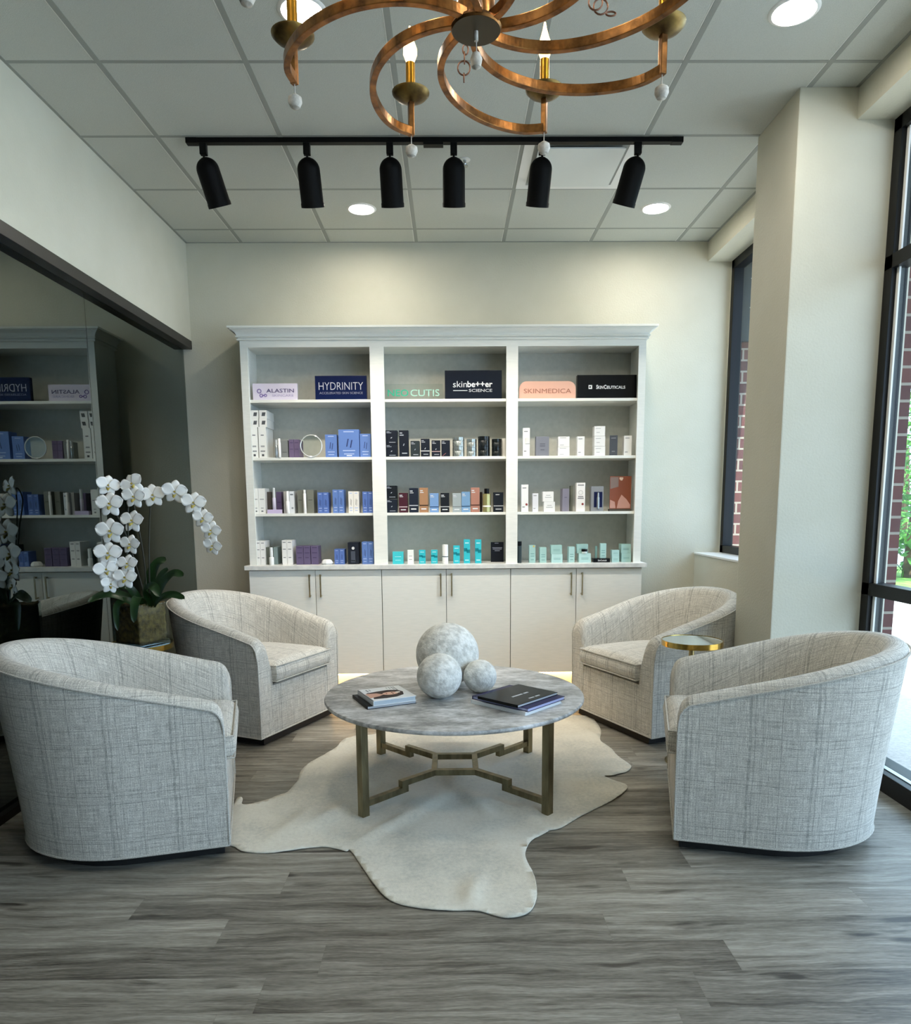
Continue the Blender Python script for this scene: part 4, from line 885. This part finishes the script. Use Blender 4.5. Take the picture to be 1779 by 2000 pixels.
pts = [atZ(u, v, .008) for u, v in rp]; pts = catmull([(p.x, p.y) for p in pts] + [(pts[0].x, pts[0].y)], 3)[:-1]
bm = bmesh.new(); vv = [bm.verts.new((x, y, 0)) for x, y in pts]; bm.faces.new(vv)
xs = [p[0] for p in pts]; ys = [p[1] for p in pts]
def cuts(lo, hi, n, st):
    k = lo + st
    while k < hi:
        bmesh.ops.bisect_plane(bm, geom=bm.verts[:] + bm.edges[:] + bm.faces[:], plane_co=(k if n[0] else 0, k if n[1] else 0, 0), plane_no=n); k += st
cuts(min(xs), max(xs), (1, 0, 0), .028); cuts(min(ys), max(ys), (0, 1, 0), .028)
bmesh.ops.triangulate(bm, faces=[f_ for f_ in bm.faces if len(f_.verts) > 4])
leg_xy = [(TC[0] + sx * LG, TC[1] + sy * LG) for sx in (-1, 1) for sy in (-1, 1)]
edge = [v for v in bm.verts if v.is_boundary]; es = set(v.index for v in edge)
folds = [((-.36, 2.66), (-.02, 3.1), .022, .012), ((-.62, 2.75), (-.45, 3.0), .04, .012), ((.36, 2.80), (.12, 3.05), .03, .010), ((.05, 2.2), (.08, 2.35), .02, .012), ((-.25, 2.9), (-.05, 3.15), .03, .008), ((.16, 2.85), (.06, 3.1), .025, .009), ((.5, 3.35), (.8, 3.35), .03, .007), ((.3, 2.95), (.45, 2.85), .03, .010), ((-.7, 2.7), (-.6, 2.95), .03, .01)]
for v in bm.verts:
    x, y = v.co.x, v.co.y; z = .0
    for (a, b, w_, h_) in folds:
        A, B = Vector(a), Vector(b); d = B - A; t_ = max(0, min(1, (Vector((x, y)) - A).dot(d) / d.length_squared)); r_ = (Vector((x, y)) - A - d * t_).length
        z += 1.7 * h_ * math.exp(-(r_ / w_) ** 2) * (.6 + .4 * math.sin(t_ * PI))
    z += .008 * max(0, noise.noise(Vector((x * 5, y * 5, 1)))) + .004 * max(0, noise.noise(Vector(((x + y) * 13, (x - y) * 4, 2)))) + .0015 * max(0, noise.noise(Vector((x * 22, y * 22, 4))))
    if v.is_boundary: z += .004 * max(0, noise.noise(Vector((x * 9, y * 9, 7))))
    for lx, ly in leg_xy: z *= 1 - math.exp(-((x - lx) ** 2 + (y - ly) ** 2) / .004)
    if x < -.80: z *= .3
    v.co.z = z + .0015
me = bpy.data.meshes.new('hide_rug'); bm.to_mesh(me); bm.free()
M_rug = mat('cow_hide', 'cfcabc', .85, spec=.2); t = NT(M_rug); co = t.n('ShaderNodeTexCoord').outputs['Object']
f_ = t.math('ADD', t.math('MULTIPLY', t.noise(co, 2.2, 4, .6), .65), t.math('MULTIPLY', t.noise(co, 1, 4, .7, (60, 60, 1)), .35))
t.l(t.ramp(f_, (.38, 'bfbdb1'), (.5, 'd9d4c5'), (.60, 'e3dfd1')), t.b.inputs['Base Color']); t.bump(t.noise(co, 1, 3, .7, (420, 160, 1)), .0012); t.b.inputs['Sheen Weight'].default_value = .3
rug = link('hide_rug', me, M_rug, None, True); md = rug.modifiers.new('s', 'SOLIDIFY'); md.thickness = .004; md.offset = 1
tag(rug, 'cream cowhide rug spread under the coffee table', 'rug')

# ------------------------------------------------------------------ side tables
M_mir = mat('mirror_top', 'd5dcdc', .04, 1)
def side_table(x, y, r_, z, label):
    t = thing('side_table', label, 'side table', (x, y, 0), 0, 'round brass side tables')
    MB().lathe([(r_ - .004, z - .004), (r_ - .004, z - .002)], 56).build('mirror_top', M_mir, t)
    MB().lathe([(r_ - .004, z - .006), (r_ - .0035, z), (r_, z), (r_, z - .027), (r_ - .004, z - .027), (.02, z - .022)], 56, cap=False).build('brass_rim', noisy('polished_brass', 'c2a45a', 'a8893f', 12, .2, 1), t, smooth=True)
    MB().lathe([(.013, .012), (.013, z - .022)], 20).build('stem', M_brass, t, smooth=True)
    MB().lathe([(.11, .0), (.11, .006), (.10, .010), (.013, .014)], 40).build('base', M_brass, t, smooth=True)
side_table(-1.60, 3.66, .165, .605, 'mirror-topped brass side table holding the orchid vase')
side_table(1.19, 3.50, .147, .628, 'empty mirror-topped brass side table between the two right armchairs')

# ------------------------------------------------------------------ orchid
VX, VY, VZ = -1.583, 3.655, .606; VA = math.radians(-26); VS = .093; VH = .205
vs_ = thing('glass_vase', 'square clear glass vase with moss on the left side table', 'vase', (VX, VY, VZ), VA)
o_, i_ = VS, VS - .006
vm = MB(); sq = lambda q, z: [(-q, -q, z), (q, -q, z), (q, q, z), (-q, q, z)]
vm.add(sq(o_, 0) + sq(o_, VH) + sq(i_, VH) + sq(i_, .012), [(3, 2, 1, 0), (0, 1, 5, 4), (1, 2, 6, 5), (2, 3, 7, 6), (3, 0, 4, 7), (4, 5, 9, 8), (5, 6, 10, 9), (6, 7, 11, 10), (7, 4, 8, 11), (8, 9, 13, 12), (9, 10, 14, 13), (10, 11, 15, 14), (11, 8, 12, 15), (12, 13, 14, 15)])
vm.build('vessel', M_vase, vs_, bevel=.001)
orc = thing('orchid_plant', 'white moth orchid with three arching flower stems in the glass vase', 'orchid', (VX, VY, VZ))
def rel(u, v, Y): p = atY(u, v, Y); return Vector((p.x - VX, p.y - VY, p.z - VZ))
bm = bmesh.new(); bmesh.ops.create_cube(bm, size=1); bmesh.ops.subdivide_edges(bm, edges=bm.edges, cuts=14, use_grid_fill=True)
for v in bm.verts:
    v.co = Vector((v.co.x * (2 * i_ - .004), v.co.y * (2 * i_ - .004), (v.co.z + .5) * .185 + .014)); n_ = noise.noise(v.co * 60) * .006
    if v.co.z > .19: v.co.z += noise.noise(v.co * 40) * .012 + .01
    else: v.co.x -= abs(n_) * (1 if v.co.x > 0 else -1); v.co.y -= abs(n_) * (1 if v.co.y > 0 else -1)
me = bpy.data.meshes.new('moss'); bm.to_mesh(me); bm.free()
ms = link('moss', me, noisy('sphagnum_moss', '7c6a3a', '33271a', 45, .95, bump=.01, detail=8, lo=.3, hi=.7), orc, True); ms.rotation_euler = (0, 0, VA)
M_stem = mat('dark_stem', '2a2a1e', .6)
SY = 3.62
stems = [[(285, 1180, 3.66), (270, 1120, 3.66), (240, 1030, 3.64), (208, 975, 3.60), (200, 952, 3.56), (197, 1000, 3.54), (205, 1080, 3.52), (214, 1140, 3.52)],
         [(288, 1180, 3.65), (283, 1110, 3.64), (276, 1060, 3.62), (266, 1010, 3.60), (256, 965, 3.58), (250, 1000, 3.56), (250, 1060, 3.54), (243, 1130, 3.54)],
         [(293, 1180, 3.65), (291, 1080, 3.65), (293, 1000, 3.64), (300, 965, 3.63), (330, 948, 3.62), (368, 962, 3.60), (395, 990, 3.58), (410, 1030, 3.57), (417, 1075, 3.57)]]
for s_ in stems:
    P3 = catmull([tuple(rel(*q)) for q in s_], 5); MB().tube(P3, [.0042 - .0018 * k / len(P3) for k in range(len(P3))], 7).build('flower_stem', M_stem, orc, smooth=True)
M_petal = mat('orchid_petal', 'f3f2ee', .5); pb = NT(M_petal); M_petal.node_tree.nodes['Principled BSDF'].inputs['Subsurface Weight'].default_value = .15
M_petal.node_tree.nodes['Principled BSDF'].inputs['Subsurface Radius'].default_value = (.01, .01, .01)
def petal(mb, ang, L, W, cup, z0=0, base=.1):
    """in the x-z plane, facing -y"""
    n1, n2 = 8, 6; vs = []
    d = Vector((math.cos(ang), 0, math.sin(ang))); s__ = Vector((-d.z, 0, d.x))
    for i in range(n1 + 1):
        t_ = i / n1; w_ = W * (math.sin(PI * min(1, (t_ * .93 + .07))) ** .55) * (base + (1 - base) * min(1, t_ * 2.2))
        if i == n1: w_ = W * .12
        for j in range(n2 + 1):
            f_ = -1 + 2 * j / n2; p = d * (L * t_) + s__ * (w_ * f_ / 2); p.y = z0 + cup * (t_ ** 2) * L + .10 * W * (f_ * f_) * t_ * (-1 if cup < 0 else 1) - .004 * math.sin(t_ * PI); vs.append(p)
    mb.add(vs, [(i * (n2 + 1) + j, i * (n2 + 1) + j + 1, (i + 1) * (n2 + 1) + j + 1, (i + 1) * (n2 + 1) + j) for i in range(n1) for j in range(n2)])
fm = MB()
petal(fm, math.radians(90), .056, .046, .12, .005); petal(fm, math.radians(-58), .060, .042, .08, .005); petal(fm, math.radians(-122), .060, .042, .08, .005)
petal(fm, math.radians(16), .062, .064, -.02, 0, .3); petal(fm, math.radians(164), .062, .064, -.02, 0, .3)
F0 = fm.build('flower', M_petal, orc, smooth=True)
md = F0.modifiers.new('s', 'SOLIDIFY'); md.thickness = .0012
lp = MB().lathe([(.001, 0), (.007, .004), (.006, .012), (.002, .018)], 10, (0, -.012, -.014), ax=(0, -.5, -1)).lathe([(.001, -.006), (.005, -.002), (.004, .004), (.001, .006)], 10, (0, -.008, 0), ax=(0, -1, 0)).add([(-.012, -.008, -.008), (-.004, -.016, -.014), (-.006, -.006, -.022), (.012, -.008, -.008), (.004, -.016, -.014), (.006, -.006, -.022)], [(0, 1, 2), (3, 5, 4)])
lip0 = lp.build('lip', noisy('lip_yellow', 'c9b64a', '8f7a2a', 60, .5), F0, smooth=True)
fl = [(211, 948, 3.56, .92, 20, 12), (214, 984, 3.53, 1.06, -5, 0), (215, 1037, 3.52, 1.1, -5, 0), (211, 1081, 3.51, 1.08, 0, 3), (207, 1112, 3.50, .95, 15, -8), (216, 1141, 3.51, .78, 25, 10),
      (258, 945, 3.57, .95, -8, -30), (261, 970, 3.55, .95, -12, 5), (258, 1017, 3.55, .97, -18, 4), (254, 1063, 3.53, .85, -20, 8), (249, 1101, 3.52, .85, -15, 2), (244, 1128, 3.51, .95, -8, 5),
      (298, 967, 3.60, 1.0, 4, -5), (341, 960, 3.58, 1.0, 0, 8), (378, 982, 3.57, 1.0, -6, 8), (396, 1012, 3.56, .85, -12, 10), (412, 1036, 3.55, .85, -15, 14), (415, 1066, 3.55, .80, -18, 16)]
for k, (u, v, Y, sc_, rz, ry) in enumerate(fl):
    q = F0 if k == 0 else dup(F0, orc)
    q.location = rel(u, v, Y); q.scale = (sc_,) * 3; q.rotation_euler = (math.radians(random.uniform(-12, 6)), math.radians(ry), math.radians(rz + 12))
M_leaf = noisy('orchid_leaf', '223f1b', '142b11', 12, .32); NT(M_leaf)
def leaf(P, W):
    P3 = [Vector(q) for q in catmull(P, 5)]; vs = []; N = len(P3)
    for i, p in enumerate(P3):
        t_ = i / (N - 1); tg = (P3[min(i + 1, N - 1)] - P3[max(i - 1, 0)]).normalized(); sd = tg.cross(Vector((0, -.75, .65))); 
        if sd.length < .2: sd = Vector((1, 0, 0))
        sd.normalize(); nn = sd.cross(tg); w_ = W * (.35 + .65 * math.sin(PI * min(1, t_ * .85 + .12)) ** .8) * (1 if t_ < .85 else max(.05, math.sqrt(max(0, 1 - ((t_ - .85) / .15) ** 2))))
        for f_ in (-1, -.5, 0, .5, 1): vs.append(p + sd * w_ * f_ / 2 + nn * (.10 * W * f_ * f_ - .02 * W))
    MB().add(vs, [(i * 5 + j, i * 5 + j + 1, (i + 1) * 5 + j + 1, (i + 1) * 5 + j) for i in range(N - 1) for j in range(4)]).build('leaf', M_leaf, orc, smooth=True)
for L_, W_ in (([(275, 1186, 3.62), (248, 1168, 3.58), (210, 1160, 3.52), (172, 1176, 3.48)], .058), ([(300, 1184, 3.62), (318, 1166, 3.58), (340, 1162, 3.55), (361, 1170, 3.52)], .045),
               ([(300, 1184, 3.62), (318, 1140, 3.60), (340, 1120, 3.58), (359, 1126, 3.56)], .052), ([(290, 1186, 3.64), (294, 1130, 3.66), (308, 1100, 3.66), (326, 1094, 3.66)], .062),
               ([(296, 1186, 3.64), (306, 1150, 3.64), (318, 1122, 3.63), (330, 1112, 3.62)], .05), ([(270, 1186, 3.60), (246, 1172, 3.56), (228, 1186, 3.54), (230, 1232, 3.53)], .04),
               ([(284, 1186, 3.60), (272, 1166, 3.54), (264, 1180, 3.50), (262, 1216, 3.49)], .05), ([(292, 1184, 3.60), (288, 1150, 3.56), (300, 1146, 3.52), (312, 1166, 3.50)], .05), ([(280, 1184, 3.62), (262, 1158, 3.58), (246, 1146, 3.55), (232, 1150, 3.53)], .04)):
    leaf([tuple(rel(*q)) for q in L_], W_)
